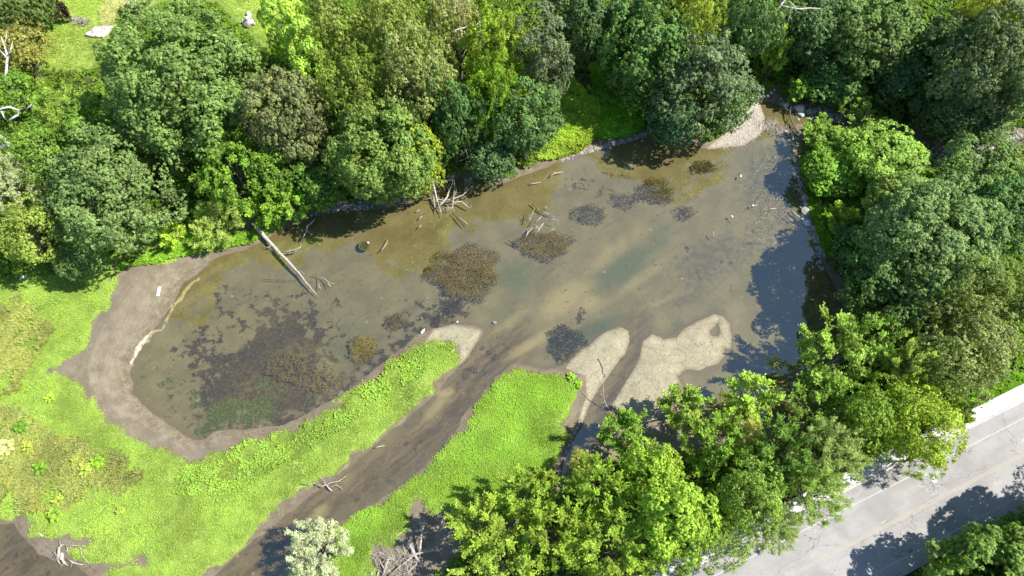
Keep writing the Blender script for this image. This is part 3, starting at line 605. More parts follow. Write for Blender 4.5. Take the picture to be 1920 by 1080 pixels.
scatter('verge_grass', VERGE, 1600, .25, .10, 7, (.16, .33, .03), M['leaf_grass'], "narrow green verge beside the sidewalk", 51, None, cat='grass')
# ================================================================== TREES
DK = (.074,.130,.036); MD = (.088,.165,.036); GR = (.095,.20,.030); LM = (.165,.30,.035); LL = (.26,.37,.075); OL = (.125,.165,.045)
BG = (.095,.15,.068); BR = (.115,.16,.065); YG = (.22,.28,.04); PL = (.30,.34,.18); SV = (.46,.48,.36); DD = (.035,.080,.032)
GN = 'broadleaved trees of the northern bank'; GE = 'trees of the eastern bank'; GS = 'trees between the pond and the road'; GW = 'trees of the western clearing'
T = [
 # key, x, y, r, h, colour, label, group
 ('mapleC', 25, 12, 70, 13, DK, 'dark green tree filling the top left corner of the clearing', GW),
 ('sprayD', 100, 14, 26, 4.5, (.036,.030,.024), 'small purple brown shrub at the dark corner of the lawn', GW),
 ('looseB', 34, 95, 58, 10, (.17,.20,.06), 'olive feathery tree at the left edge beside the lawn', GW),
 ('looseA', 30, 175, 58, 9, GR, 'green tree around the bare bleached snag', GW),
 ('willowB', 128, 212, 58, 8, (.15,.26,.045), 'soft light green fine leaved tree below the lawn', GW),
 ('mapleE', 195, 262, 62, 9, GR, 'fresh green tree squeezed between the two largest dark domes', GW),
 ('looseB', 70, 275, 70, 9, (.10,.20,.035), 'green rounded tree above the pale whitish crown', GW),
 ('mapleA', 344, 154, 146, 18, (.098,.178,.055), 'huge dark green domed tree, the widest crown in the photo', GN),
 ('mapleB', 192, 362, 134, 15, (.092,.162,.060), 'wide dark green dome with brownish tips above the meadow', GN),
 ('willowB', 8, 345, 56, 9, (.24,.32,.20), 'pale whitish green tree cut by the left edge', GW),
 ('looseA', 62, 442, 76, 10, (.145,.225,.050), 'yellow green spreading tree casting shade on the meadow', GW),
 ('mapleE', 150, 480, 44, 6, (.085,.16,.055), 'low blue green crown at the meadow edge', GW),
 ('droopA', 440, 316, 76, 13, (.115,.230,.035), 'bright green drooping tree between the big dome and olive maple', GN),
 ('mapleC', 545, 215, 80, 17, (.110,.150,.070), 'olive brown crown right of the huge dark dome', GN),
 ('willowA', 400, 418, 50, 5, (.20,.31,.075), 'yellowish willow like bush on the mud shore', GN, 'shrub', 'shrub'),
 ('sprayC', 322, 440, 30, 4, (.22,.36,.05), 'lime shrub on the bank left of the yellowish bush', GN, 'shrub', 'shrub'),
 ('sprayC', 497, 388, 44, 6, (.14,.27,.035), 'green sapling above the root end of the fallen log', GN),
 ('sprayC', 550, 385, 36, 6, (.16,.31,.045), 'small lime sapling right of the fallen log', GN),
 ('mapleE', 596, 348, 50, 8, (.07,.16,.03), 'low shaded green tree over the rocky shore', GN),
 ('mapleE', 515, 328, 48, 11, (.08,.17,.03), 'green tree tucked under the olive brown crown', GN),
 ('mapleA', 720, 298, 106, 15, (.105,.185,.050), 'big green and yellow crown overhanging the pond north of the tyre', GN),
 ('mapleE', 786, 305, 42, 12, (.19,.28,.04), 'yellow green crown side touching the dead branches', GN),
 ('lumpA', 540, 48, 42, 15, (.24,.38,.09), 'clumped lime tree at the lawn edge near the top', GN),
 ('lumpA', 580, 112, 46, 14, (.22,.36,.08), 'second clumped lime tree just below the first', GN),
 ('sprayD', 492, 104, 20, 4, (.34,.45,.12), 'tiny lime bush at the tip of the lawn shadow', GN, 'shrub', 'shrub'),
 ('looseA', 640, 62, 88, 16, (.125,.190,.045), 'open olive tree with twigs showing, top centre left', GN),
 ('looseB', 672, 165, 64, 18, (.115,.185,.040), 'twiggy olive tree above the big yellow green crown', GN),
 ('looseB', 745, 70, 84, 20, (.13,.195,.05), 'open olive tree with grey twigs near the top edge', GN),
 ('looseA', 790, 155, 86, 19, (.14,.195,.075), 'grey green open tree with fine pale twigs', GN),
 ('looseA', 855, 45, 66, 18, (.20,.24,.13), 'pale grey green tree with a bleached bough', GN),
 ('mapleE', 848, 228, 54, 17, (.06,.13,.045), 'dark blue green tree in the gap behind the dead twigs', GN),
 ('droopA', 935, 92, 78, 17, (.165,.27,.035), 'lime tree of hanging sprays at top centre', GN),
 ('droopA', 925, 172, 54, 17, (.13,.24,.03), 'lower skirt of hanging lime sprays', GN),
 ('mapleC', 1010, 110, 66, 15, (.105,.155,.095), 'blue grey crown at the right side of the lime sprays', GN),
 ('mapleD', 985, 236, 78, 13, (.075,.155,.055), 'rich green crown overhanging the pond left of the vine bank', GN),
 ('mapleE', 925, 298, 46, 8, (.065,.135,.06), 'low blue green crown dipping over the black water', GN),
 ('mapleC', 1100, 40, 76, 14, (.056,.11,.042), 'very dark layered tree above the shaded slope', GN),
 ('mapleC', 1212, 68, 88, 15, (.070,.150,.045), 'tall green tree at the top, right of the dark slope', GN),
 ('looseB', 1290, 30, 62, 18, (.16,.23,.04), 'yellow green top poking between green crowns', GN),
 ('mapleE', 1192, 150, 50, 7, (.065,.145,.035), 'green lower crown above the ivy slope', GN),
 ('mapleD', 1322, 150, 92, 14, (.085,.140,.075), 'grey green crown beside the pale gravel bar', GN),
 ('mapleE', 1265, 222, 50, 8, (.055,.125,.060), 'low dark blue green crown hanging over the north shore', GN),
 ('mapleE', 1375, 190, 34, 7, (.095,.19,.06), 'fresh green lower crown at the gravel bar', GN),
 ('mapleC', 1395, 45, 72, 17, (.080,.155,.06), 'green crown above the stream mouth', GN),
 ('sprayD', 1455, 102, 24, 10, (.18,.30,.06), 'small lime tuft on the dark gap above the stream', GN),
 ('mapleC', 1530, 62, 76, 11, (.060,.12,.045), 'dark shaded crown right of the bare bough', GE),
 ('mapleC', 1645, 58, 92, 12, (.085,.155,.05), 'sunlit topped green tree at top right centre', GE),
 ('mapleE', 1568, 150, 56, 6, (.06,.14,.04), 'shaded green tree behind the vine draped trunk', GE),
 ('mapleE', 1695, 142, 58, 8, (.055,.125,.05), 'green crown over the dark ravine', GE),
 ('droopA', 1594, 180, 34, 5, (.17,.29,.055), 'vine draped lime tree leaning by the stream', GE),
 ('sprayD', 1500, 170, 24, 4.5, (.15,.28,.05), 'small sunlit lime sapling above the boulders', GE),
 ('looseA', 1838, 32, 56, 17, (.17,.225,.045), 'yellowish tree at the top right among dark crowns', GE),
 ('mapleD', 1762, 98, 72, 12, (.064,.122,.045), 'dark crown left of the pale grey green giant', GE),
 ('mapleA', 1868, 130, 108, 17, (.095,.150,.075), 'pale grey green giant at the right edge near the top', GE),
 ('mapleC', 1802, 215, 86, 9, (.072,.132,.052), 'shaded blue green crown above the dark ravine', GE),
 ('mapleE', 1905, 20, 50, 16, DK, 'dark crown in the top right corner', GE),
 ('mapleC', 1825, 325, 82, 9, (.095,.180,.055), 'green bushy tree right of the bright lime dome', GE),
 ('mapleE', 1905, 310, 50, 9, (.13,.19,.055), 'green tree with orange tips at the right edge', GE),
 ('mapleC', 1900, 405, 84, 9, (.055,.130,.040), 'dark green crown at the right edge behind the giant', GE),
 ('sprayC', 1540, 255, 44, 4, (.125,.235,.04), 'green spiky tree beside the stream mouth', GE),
 ('sprayC', 1622, 243, 48, 5, (.135,.22,.05), 'olive green spray tree above the bright lime dome', GE),
 ('mapleE', 1572, 322, 58, 4.5, (.10,.225,.03), 'fresh green tree on the bank left of the lime dome', GE),
 ('mapleD', 1655, 305, 78, 6.5, (.145,.27,.055), 'bright lime dome, the brightest crown east of the pond', GE),
 ('sprayC', 1578, 415, 40, 4, (.16,.28,.03), 'yellow green sapling catching sun on the east bank', GE),
 ('mapleC', 1695, 395, 70, 7, (.12,.20,.05), 'yellowish green crown below the lime dome', GE),
 ('mapleA', 1748, 455, 130, 12.5, (.100,.178,.070), 'largest eastern crown, blue green with pale sunlit top', GE),
 ('mapleC', 1628, 480, 72, 7.5, (.055,.130,.040), 'shaded green crown above the black water', GE),
 ('mapleC', 1665, 578, 80, 11, (.070,.140,.042), 'green crown between the giant and the lime sprays', GE),
 ('looseA', 1800, 560, 84, 13, (.10,.155,.045), 'olive green crown right below the eastern giant', GE),
 ('looseB', 1830, 650, 98, 13, (.130,.185,.072), 'olive brown tree with many pale leaf tips above the road bend', GE),
 ('looseB', 1905, 560, 74, 12, (.10,.165,.045), 'green crown cut by the right edge above the road', GE),
 ('looseA', 1750, 690, 62, 10, (.10,.16,.045), 'darker olive crown left of the brown tipped tree', GE),
 ('sprayA', 1560, 670, 84, 11, (.165,.28,.060), 'lime feathery tree reaching over the blue water', GS),
 ('sprayB', 1625, 640, 60, 11, (.17,.285,.07), 'lime feathery crown with an upright plume', GS),
 ('sprayC', 1695, 690, 42, 10, (.23,.32,.10), 'slender pale yellow tree with a reddish tip', GS),
 ('sprayA', 1535, 765, 74, 9, (.115,.210,.040), 'green feathery tree behind the lime one', GS),
 ('sprayC', 1405, 742, 58, 8, (.20,.33,.065), 'round lime tree beside the dark blue shallows', GS),
 ('sprayC', 1278, 768, 52, 7, (.16,.265,.055), 'olive lime tree at the foot of the cracked silt island', GS),
 ('sprayB', 1345, 830, 66, 8, (.12,.23,.035), 'green feathery tree below the cracked silt island', GS),
 ('willowA', 1395, 800, 36, 7, (.28,.36,.14), 'pale downy crown between the two lime trees', GS),
 ('sprayC', 1168, 815, 52, 7, (.11,.22,.035), 'cone shaped green tree at the end of the mud channel', GS),
 ('mapleE', 1232, 880, 56, 9, (.17,.285,.042), 'light green leafy crown right of the cone shaped tree', GS),
 ('willowA', 1093, 868, 28, 6, (.28,.34,.10), 'thin pale yellow sapling beside the mud strip', GS),
 ('sprayC', 1022, 905, 28, 5, (.16,.25,.04), 'spindly sapling at the edge of the island grass', GS),
 ('sprayA', 985, 940, 64, 8, (.15,.25,.04), 'green spray tree at the lower edge of the island grass', GS),
 ('sprayB', 900, 985, 72, 8, (.17,.27,.045), 'light green spray tree beside the brush pile', GS),
 ('sprayB', 1120, 925, 70, 9, (.14,.25,.035), 'green plumed tree in the middle of the southern grove', GS),
 ('sprayA', 1040, 1000, 70, 9, (.16,.26,.04), 'green plumed tree at bottom centre', GS),
 ('lumpA', 1262, 975, 74, 11, (.165,.285,.042), 'bright light green crown near the pavement corner', GS),
 ('sprayA', 1150, 1035, 82, 9, (.15,.25,.04), 'green plumed tree at the bottom edge under the bright crown', GS),
 ('sprayB', 940, 1065, 80, 8, (.16,.26,.045), 'light green plumes in the bottom left of the southern grove', GS),
 ('sprayA', 1250, 1065, 60, 8, (.14,.24,.045), 'green crown at the bottom edge touching the pavement', GS),
 ('sprayA', 1462, 850, 72, 10, (.085,.17,.035), 'darker green tree in the heart of the road side grove', GS),
 ('willowB', 1560, 850, 66, 10, (.19,.28,.10), 'pale willowy tree overhanging the pavement', GS),
 ('willowB', 1530, 925, 60, 9, (.17,.28,.07), 'fine leaved tree with a bough reaching over the road edge', GS),
 ('looseA', 1400, 930, 74, 10, (.12,.21,.045), 'mid green tree beside the pavement with white twigs', GS),
 ('willowB', 1450, 985, 52, 8, (.16,.25,.07), 'soft green tree trailing onto the pavement', GS),
 ('looseB', 1345, 1010, 56, 8, (.13,.22,.05), 'green tree above the lower end of the pavement', GS),
 ('looseB', 1632, 780, 72, 11, (.125,.22,.035), 'green tree left of the long lime bough', GS),
 ('looseA', 1715, 800, 84, 11, (.175,.27,.035), 'open lime tree leaning out over the pavement and road', GS),
 ('willowB', 1733, 850, 42, 8, (.18,.28,.035), 'tip of lime foliage hanging above the manhole', GS),
 ('sprayC', 1790, 775, 34, 6, (.12,.20,.035), 'small green crown at the verge by the pavement', GS),
 ('willowA', 592, 1032, 62, 7, (.27,.35,.255), 'silver leaved willow at the bottom beside the channel', None, 'willow_tree'),
 ('mapleE', 1905, 1035, 60, 5, (.06,.15,.03), 'dark green bushes in the lower right corner beyond the road', GS, 'shrub', 'shrub'),
 ('mapleE', 1850, 1085, 56, 4, (.07,.16,.03), 'dark green bush at the bottom edge beyond the road', GS, 'shrub', 'shrub'),
 ('sprayC', 1790, 1068, 34, 3, (.17,.31,.04), 'bright green bush beside the lower road edge', GS, 'shrub', 'shrub'),
]
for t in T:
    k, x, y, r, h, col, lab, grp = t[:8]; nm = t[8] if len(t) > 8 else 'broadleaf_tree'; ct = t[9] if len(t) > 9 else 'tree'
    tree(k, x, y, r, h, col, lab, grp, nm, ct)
# trees just outside the frame whose shade falls on the road and lawn
for (k, bx, by, r, h, lab) in [('mapleC', 1815, 1095, 6.2, 11, 'tree beyond the road whose shade crosses the lower lane'), ('mapleC', 1965, 1040, 6.5, 13, 'tree beyond the road whose shade reaches the centre line'),
        ('looseA', 2085, 985, 6.5, 14, 'tree beyond the road at the right of the frame'), ('mapleD', 1930, 1140, 5, 12, 'tree beyond the road below the frame'), ('mapleC', 2170, 930, 5, 13, 'tree beyond the road farthest to the right'),
        ('mapleC', 250, -75, 6, 15, 'tree at the top of the lawn left of centre'), ('mapleD', 360, -80, 6, 15, 'tree at the top of the lawn'), ('mapleC', 470, -95, 6, 15, 'tree at the top of the lawn right of centre'),('mapleC', 130, -60, 6, 14, 'tree at the top of the lawn far left')]:
    q = P(bx, by, 2.4); p = PROTO[k]; e = empty('broadleaf_tree', (q.x, q.y, 2.4)); s = r/p['R']; e.scale = (s, s, h/p['H'])
    e.rotation_euler = (0, 0, bx*.1); link('crown', p['crown'], None, e, MD); link('trunk', p['trunk'], None, e); tag(e, lab, 'tree', 'trees standing outside the frame')

# ------------------------------------------------------------------ weeds clumps in the meadow
for i, (x, y, r, h, col, lab) in enumerate([(160, 878, 15, 1.0, (.23,.33,.07), 'yellow green bush in the middle of the left meadow'), (52, 835, 12, .9, (.23,.33,.07), 'small lime bush near the left meadow edge'),
        (108, 938, 12, .9, (.23,.33,.07), 'yellow bush above the lower left mud'), (8, 838, 18, 1.2, (.34,.40,.22), 'pale green bush cut by the left edge'), (75, 875, 16, 1.0, (.12,.25,.03), 'dark green bush left of the yellow one'),
        (180, 868, 14, .9, (.16,.32,.03), 'green bush right beside the yellow green bush'), (40, 800, 16, 1.0, (.10,.22,.03), 'dark green bush at the upper left of the weeds'), (100, 965, 16, 1.0, (.16,.30,.05), 'green bush at the lower meadow edge'),
        (225, 960, 9, .7, (.23,.33,.07), 'small yellow bush right of the meadow centre'), (92, 745, 10, .6, (.24,.38,.05), 'low green bush near the mud rim'), (140, 862, 8, .8, (.23,.33,.07), 'tiny yellow bush next to a pale bare patch'),
        (1072, 705, 9, .6, (.18,.36,.03), 'green tuft at the corner of the island grass'), (1085, 720, 8, .6, (.20,.38,.03), 'second green tuft at the corner of the island grass')]):
    tree('sprayD', x, y, r, h, col, lab, 'bushes in the meadow', 'bush', 'bush')

# ================================================================== DEAD WOOD
def wz(x, y, z): 
    q = P(x, y, z); return q
def pathpts(pts, base=0.0):
    return [wz(x, y, z) for x, y, z, r in pts], [r for x, y, z, r in pts]
def wobble(pts, rads, rng, amp):
    """put intermediate bends into a limb"""
    op, orr = [pts[0]], [rads[0]]
    for a, b, r0, r1 in zip(pts[:-1], pts[1:], rads[:-1], rads[1:]):
        L = (b-a).length; n = max(1, int(L/.8))
        for i in range(1, n+1):
            t = i/n; j = Vector((rng.uniform(-1, 1), rng.uniform(-1, 1), rng.uniform(-.4, .4)))*amp*(0 if i == n and False else 1)
            op.append(a.lerp(b, t)+j); orr.append((r0+(r1-r0)*t)*rng.uniform(.92, 1.08))
    return op, orr
def deadwood(name, label, cat, main, limbs, mat, group=None, seed=1, twigs=0):
    rng = random.Random(seed); p0 = P(main[0][0], main[0][1], 0); e = empty(name, (p0.x, p0.y, 0)); off = Vector((p0.x, p0.y, 0))
    def part(nm, pts, amp=.035, n=8, tw=0):
        mb = MB(); a, r = pathpts(pts); a, r = wobble(a, r, rng, amp); a = [q-off for q in a]; mb.tube(a, r, n)
        for _ in range(tw):
            i = rng.randrange(1, len(a)); s = a[i]; d = (a[i]-a[i-1]).normalized(); dv = (d*.5+Vector((rng.uniform(-1, 1), rng.uniform(-1, 1), rng.uniform(-.1, .8)))).normalized()
            L = rng.uniform(.25, .8); k = s+dv*L*.5; f = k+(dv+Vector((rng.uniform(-.4, .4), rng.uniform(-.4, .4), 0))).normalized()*L*.5; mb.tube([s, k, f], [r[i]*.45, r[i]*.3, .006], 4, False)
        return link(nm, mb.mesh(nm), mat, e)
    part('trunk', main, .04, 9, twigs)
    for l in limbs: part('branch', l, .03, 6, twigs)
    return tag(e, label, cat, group)
D = M['dead']
deadwood('fallen_log', 'long bleached fallen log lying from the bank into the water', 'log', [(476,418,1.0,.30),(490,436,.75,.27),(505,454,.55,.24),(528,478,.42,.20),(545,496,.36,.17),(560,512,.3,.14),(572,527,.22,.10),(583,541,.12,.07),(592,552,.0,.04),(596,557,-.1,.02)],
    [[(528,474,.5,.10),(542,471,.7,.085),(556,467,.9,.07),(564,463,1.0,.05)],[(530,474,.5,.08),(545,471,.4,.07),(556,471,.35,.045)],[(509,456,.55,.09),(508,461,.5,.075),(502,464,.4,.06),(496,464,.3,.045)],[(512,461,.5,.06),(512,468,.3,.04)],[(512,463,.4,.045),(505,466,.3,.03)],
     [(530,474,.5,.07),(530,479,.4,.05)],[(558,506,.4,.06),(566,510,.5,.035),(571,513,.5,.02)],[(571,524,.3,.05),(573,531,.3,.03)]], D, seed=3, twigs=3)
deadwood('dead_branch', 'curved bleached branch standing in water right of the fallen log', 'branch', [(590,410,1.0,.09),(583,419,.8,.10),(576,424,.6,.10),(574,434,.4,.08),(568,446,.2,.06),(563,457,-.1,.04)], [[(577,424,.4,.05),(576,433,.1,.04),(585,444,-.15,.03),(597,455,-.25,.02)]], D, seed=4)
deadwood('dead_branch', 'forked pale twig poking from the water below the fallen log tip', 'branch', [(584,517,-.25,.04),(600,520,-.1,.05),(608,523,.1,.05),(614,528,.25,.05),(619,537,.35,.05)], [[(613,526,.2,.04),(621,530,.3,.035),(627,532,.35,.025)]], D, seed=5)
deadwood('dead_branch', 'small hooked pale twig right below the fallen log tip', 'branch', [(597,520,-.2,.03),(597,530,-.15,.035),(599,537,.1,.05),(601,541,.15,.05)], [], D, seed=6)
deadwood('dead_branch', 'straight dark sunken stick left of the fallen log tip', 'branch', [(493,523,-.04,.035),(520,525,-.03,.04),(558,526,-.04,.03)], [], M['wetwood_and_shade'], seed=7)
deadwood('dead_branch', 'short bright zigzag stick right of the sunken tyre', 'branch', [(711,473,-.15,.035),(718,467,.03,.05),(722,461,.1,.05),(725,456,.1,.045),(728,446,-.1,.02)], [], D, seed=8)
deadwood('dead_branch', 'pale leaning stick with dark reflection below the dead crown', 'branch', [(857,405,.1,.05),(864,410,.3,.06),(870,414,.4,.06),(877,421,.5,.04)], [], D, seed=9)
deadwood('dead_branch', 'dark strip laid in as the shadow and reflection of the pale leaning stick', 'branch', [(848,399,-.02,.05),(858,410,-.04,.05),(872,427,-.05,.03)], [], M['wetwood_and_shade'], seed=10)  # no stick here: dark tube drawn as the pale stick's shadow and reflection
for i, (a, b, c_, d_) in enumerate([(779,398,787,393),(785,412,792,405),(785,427,790,421)]):
    deadwood('dead_branch', ['upper of three short pale sticks left of the dead crown', 'middle of three short pale sticks left of the dead crown', 'lowest of three short pale sticks left of the dead crown'][i], 'branch', [(a,b,0,.05),((a+c_)/2,(b+d_)/2,.08,.06),(c_,d_,.12,.04)], [], D, 'three short sticks', seed=20+i)
deadwood('dead_tree', 'fallen bleached tree crown with twisting boughs lying in the north water', 'dead tree', [(812,345,1.6,.14),(816,360,1.1,.13),(820,378,.6,.11),(826,395,.1,.07),(828,406,-.2,.04)],
    [[(808,340,1.5,.10),(812,360,.9,.10),(815,385,.3,.07),(816,400,-.2,.04)], [(819,390,.3,.16),(830,380,.6,.16),(838,370,.9,.14),(842,358,1.2,.10),(848,345,1.6,.07),(850,330,2.0,.05)], [(830,380,.5,.12),(845,375,.7,.11),(858,370,.9,.10),(868,366,1.0,.08),(876,358,1.2,.06),(888,348,1.5,.04),(884,335,1.8,.03)],
     [(838,374,.8,.12),(852,379,.5,.10),(866,378,.4,.09),(873,384,.3,.08),(880,390,.1,.06),(885,386,.4,.03)], [(850,330,2.2,.06),(853,348,1.6,.07),(851,365,1.2,.07),(850,380,.9,.06),(848,390,.5,.04),(842,398,.2,.025)],
     [(850,388,.6,.05),(840,390,.5,.04),(833,392,.5,.02)], [(846,392,.4,.04),(838,384,.6,.03),(831,383,.6,.015)], [(843,390,.4,.035),(836,396,.3,.02)], [(794,372,.3,.06),(812,372,.4,.07),(830,375,.5,.06)], [(845,375,.8,.06),(855,362,1.4,.04),(856,350,1.8,.02)], [(853,348,1.5,.04),(846,335,2,.02)]], D, seed=11, twigs=5)
deadwood('dead_branch', 'grey dead twigs hanging in the dark gap above the black water', 'branch', [(870,240,7.5,.09),(880,255,6.8,.08),(872,275,6,.07),(878,295,5,.05),(868,300,4.5,.03)], [[(866,235,7.5,.07),(885,240,7.2,.06),(902,258,6.5,.04)],[(878,252,7,.06),(895,250,6.5,.04),(906,262,6,.02)],[(876,262,6.5,.05),(870,285,5.5,.03)],[(884,215,8,.05),(878,235,7.3,.05),(868,250,7,.03)]], M['grey'], seed=12, twigs=7)
deadwood('dead_branch', 'tangle of bleached twigs above the middle water weed clump', 'branch', [(985,446,-.1,.10),(990,436,.2,.10),(998,428,.4,.09),(1004,427,.6,.10),(1012,428,.7,.08),(1020,418,.9,.06)],
    [[(1002,426,.6,.08),(1003,422,.8,.08),(1008,425,.7,.05)],[(1012,428,.7,.07),(1006,438,.5,.04)],[(1002,418,.6,.05),(1010,412,.8,.05),(1015,406,1,.03)],[(986,414,.4,.04),(994,412,.6,.05),(998,402,.8,.04),(1002,391,1,.02)],[(988,404,.5,.03),(997,404,.7,.03)],[(987,409,.5,.025),(995,407,.6,.03)],
     [(1028,416,.6,.05),(1036,411,.8,.05),(1045,412,.8,.03),(1048,417,.7,.015)],[(1024,433,.5,.05),(1035,431,.6,.04),(1041,429,.7,.025)],[(1020,395,.3,.04),(1024,392,.5,.05),(1022,386,.8,.03)],[(1024,392,.5,.04),(1026,386,.8,.02)],[(997,381,-.1,.06),(1010,394,-.1,.07),(1024,400,0,.05),(1040,407,-.1,.03)],[(1020,395,.1,.04),(1034,402,.1,.03),(1036,394,.4,.02)]], D, seed=13, twigs=3)
deadwood('dead_branch', 'dark stick reaching left from the middle water weed clump', 'branch', [(953,451,-.02,.05),(962,456,0,.06),(974,462,.05,.05)], [], M['wetwood_and_shade'], seed=14)
deadwood('dead_branch', 'white forked branch in open water near the vine bank', 'branch', [(1029,333,.0,.07),(1036,327,.2,.11),(1041,324,.35,.10),(1049,324,.3,.05),(1056,322,.1,.03)], [[(1040,325,.3,.06),(1039,322,.5,.03)]], D, seed=15)
deadwood('dead_branch', 'short white stick below the low blue green crown', 'branch', [(992,346,.05,.06),(1001,344,.12,.08),(1014,342,.0,.04)], [], D, seed=16)
deadwood('dead_branch', 'thin crooked white branch lying across the silt spit tip', 'branch', [(1122,672,.3,.05),(1128,681,.3,.05),(1132,690,.3,.05),(1134,699,.3,.045),(1137,703,.2,.04),(1133,708,.2,.03)], [], D, seed=17)
deadwood('dead_branch', 'upright bare sapling in the mud channel by the cone shaped tree', 'branch', [(1142,768,.1,.05),(1135,755,.9,.05),(1131,742,1.7,.04),(1132,722,2.8,.02)], [[(1135,752,1,.03),(1126,757,1.2,.01)],[(1131,744,1.5,.03),(1126,738,2,.01)],[(1138,760,.7,.03),(1130,765,.9,.01)],[(1133,750,1.2,.02),(1140,742,1.7,.01)]], D, seed=18, twigs=4)
deadwood('driftwood_root', 'bleached driftwood stump with curling roots on the lower left mud', 'driftwood', [(108,1050,.25,.14),(110,1040,.45,.18),(110,1028,.5,.12),(116,1022,.5,.06),(121,1020,.5,.03)],
    [[(110,1038,.4,.10),(106,1048,.3,.09),(113,1058,.15,.04)],[(116,1036,.5,.14),(114,1046,.4,.15),(120,1055,.25,.10),(127,1061,.1,.04)],[(118,1038,.4,.10),(118,1050,.3,.10),(124,1058,.2,.06)],[(109,1038,.5,.07),(113,1026,.6,.04),(112,1014,.7,.02)],[(106,1040,.4,.06),(98,1033,.4,.03)],
     [(126,1048,.3,.08),(136,1054,.3,.09),(146,1058,.25,.07),(156,1059,.15,.04)],[(145,1023,.5,.05),(151,1028,.5,.05),(152,1040,.4,.05),(158,1048,.3,.045),(167,1057,.2,.03)],[(126,1024,.5,.05),(134,1022,.55,.05),(145,1023,.5,.04)],[(124,1022,.5,.07),(127,1030,.4,.05),(124,1036,.4,.05)]], D, seed=19, twigs=2)
deadwood('dead_branch', 'pale stick lying on the mud right of the driftwood stump', 'branch', [(225,1048,.3,.05),(228,1053,.35,.08),(231,1058,.3,.05)], [[(228,1053,.35,.04),(224,1056,.3,.02)],[(236,1046,.3,.04),(243,1054,.3,.03)]], D, seed=31, twigs=2)
deadwood('dead_branch', 'white straight stick on the lower left mud', 'branch', [(70,997,.2,.07),(76,1001,.25,.08),(81,1006,.2,.06)], [], M['paler'], seed=32)
deadwood('dead_branch', 'thin white stick on the mud flat near the shore leaves', 'branch', [(306,484,.3,.035),(311,492,.3,.04),(316,502,.25,.03)], [], D, seed=33)
deadwood('dead_branch', 'branching snag caught on the left bank of the muddy channel', 'branch', [(590,906,.5,.05),(603,912,.5,.06),(612,909,.4,.09),(617,915,.3,.10),(623,921,.2,.05)], [[(612,909,.4,.06),(622,905,.4,.06),(635,902,.3,.05),(648,893,.2,.03)],[(618,914,.3,.06),(630,910,.3,.04),(640,915,.1,.03)],[(612,909,.4,.04),(606,900,.6,.02)],[(564,908,.5,.03),(580,908,.5,.04),(592,906,.5,.04)]], M['grey'], seed=34, twigs=5)
deadwood('dead_branch', 'white stick on the left bank halfway up the muddy channel', 'branch', [(702,840,.2,.05),(710,838,.25,.06),(721,836,.2,.05)], [], D, seed=35)
deadwood('dead_branch', 'white bleached pole leaning on the east waterline below the boulders', 'branch', [(1484,395,.1,.06),(1490,401,.2,.09),(1500,408,.3,.08)], [], D, seed=36)
deadwood('dead_branch', 'curved white branch on the water at the east side', 'branch', [(1440,393,.02,.04),(1446,391,.1,.07),(1454,391,.08,.05)], [], D, seed=37)
deadwood('dead_branch', 'white knobbly stick below the curved one at the east side', 'branch', [(1473,404,.02,.04),(1480,410,.1,.05),(1486,415,.12,.09)], [], D, seed=38)
deadwood('dead_branch', 'small forked white stick in the grey eastern shallows', 'branch', [(1408,388,.02,.03),(1416,386,.1,.05),(1422,383,.05,.03)], [[(1414,386,.1,.03),(1411,382,.1,.02)]], D, seed=39)
deadwood('dead_branch', 'short upright grey stake in the eastern shallows', 'branch', [(1338,446,0,.05),(1337,438,.3,.05),(1339,434,.4,.04)], [], D, seed=40)
deadwood('fallen_branch', 'long curved brown branch lying across the stream mouth', 'branch', [(1499,249,.2,.10),(1492,241,.3,.11),(1487,232,.4,.11),(1482,222,.5,.10),(1481,210,.6,.09),(1483,198,.8,.07),(1484,188,1,.05)], [[(1496,246,.25,.07),(1488,230,.45,.07),(1485,223,.5,.06),(1489,218,.6,.04)],[(1480,208,.6,.06),(1472,203,.6,.06),(1465,196,.7,.05),(1458,188,.8,.04),(1455,178,.9,.02)],[(1475,205,.5,.04),(1475,216,.2,.03)]], M['bark'], seed=41, twigs=2)
# brush pile in the bottom: each pole its own thing
BP = [('thick grey log crossing the brush pile from upper left to lower right', [(765,1017,.8,.20),(774,1032,.8,.20),(781,1048,.7,.15),(791,1059,.5,.06)]), ('straight bleached pole standing out above the brush pile', [(786,1044,.6,.13),(788,1025,1.1,.13),(791,1000,1.7,.12),(797,978,2.2,.09)]),
      ('long brown pole lying level through the brush pile', [(752,1046,.6,.08),(775,1039,.9,.12),(800,1034,.9,.11),(818,1032,.8,.08)]), ('thin long pole sloping up to the right over the brush pile', [(728,1080,.7,.07),(750,1062,.9,.07),(775,1041,1.1,.05)]),
      ('pale knotted bough at the lower left of the brush pile', [(716,1082,.5,.12),(721,1068,.9,.13),(724,1056,1.2,.09),(730,1046,1.4,.05)]), ('short pale stub at the bottom edge left of the brush pile', [(697,1082,.4,.10),(697,1073,.7,.09)]), ('second pale stub at the bottom edge of the brush pile', [(706,1084,.4,.11),(709,1072,.7,.08)]),
      ('forked pole at the bottom right of the brush pile', [(762,1082,.5,.09),(768,1070,.8,.09),(781,1057,1,.05)]), ('thin stick across the mud crack above the brush pile', [(769,1007,.5,.04),(782,991,.7,.03)]), ('grey broken slab at the left of the brush pile', [(709,1035,.4,.16),(719,1042,.5,.17)])]
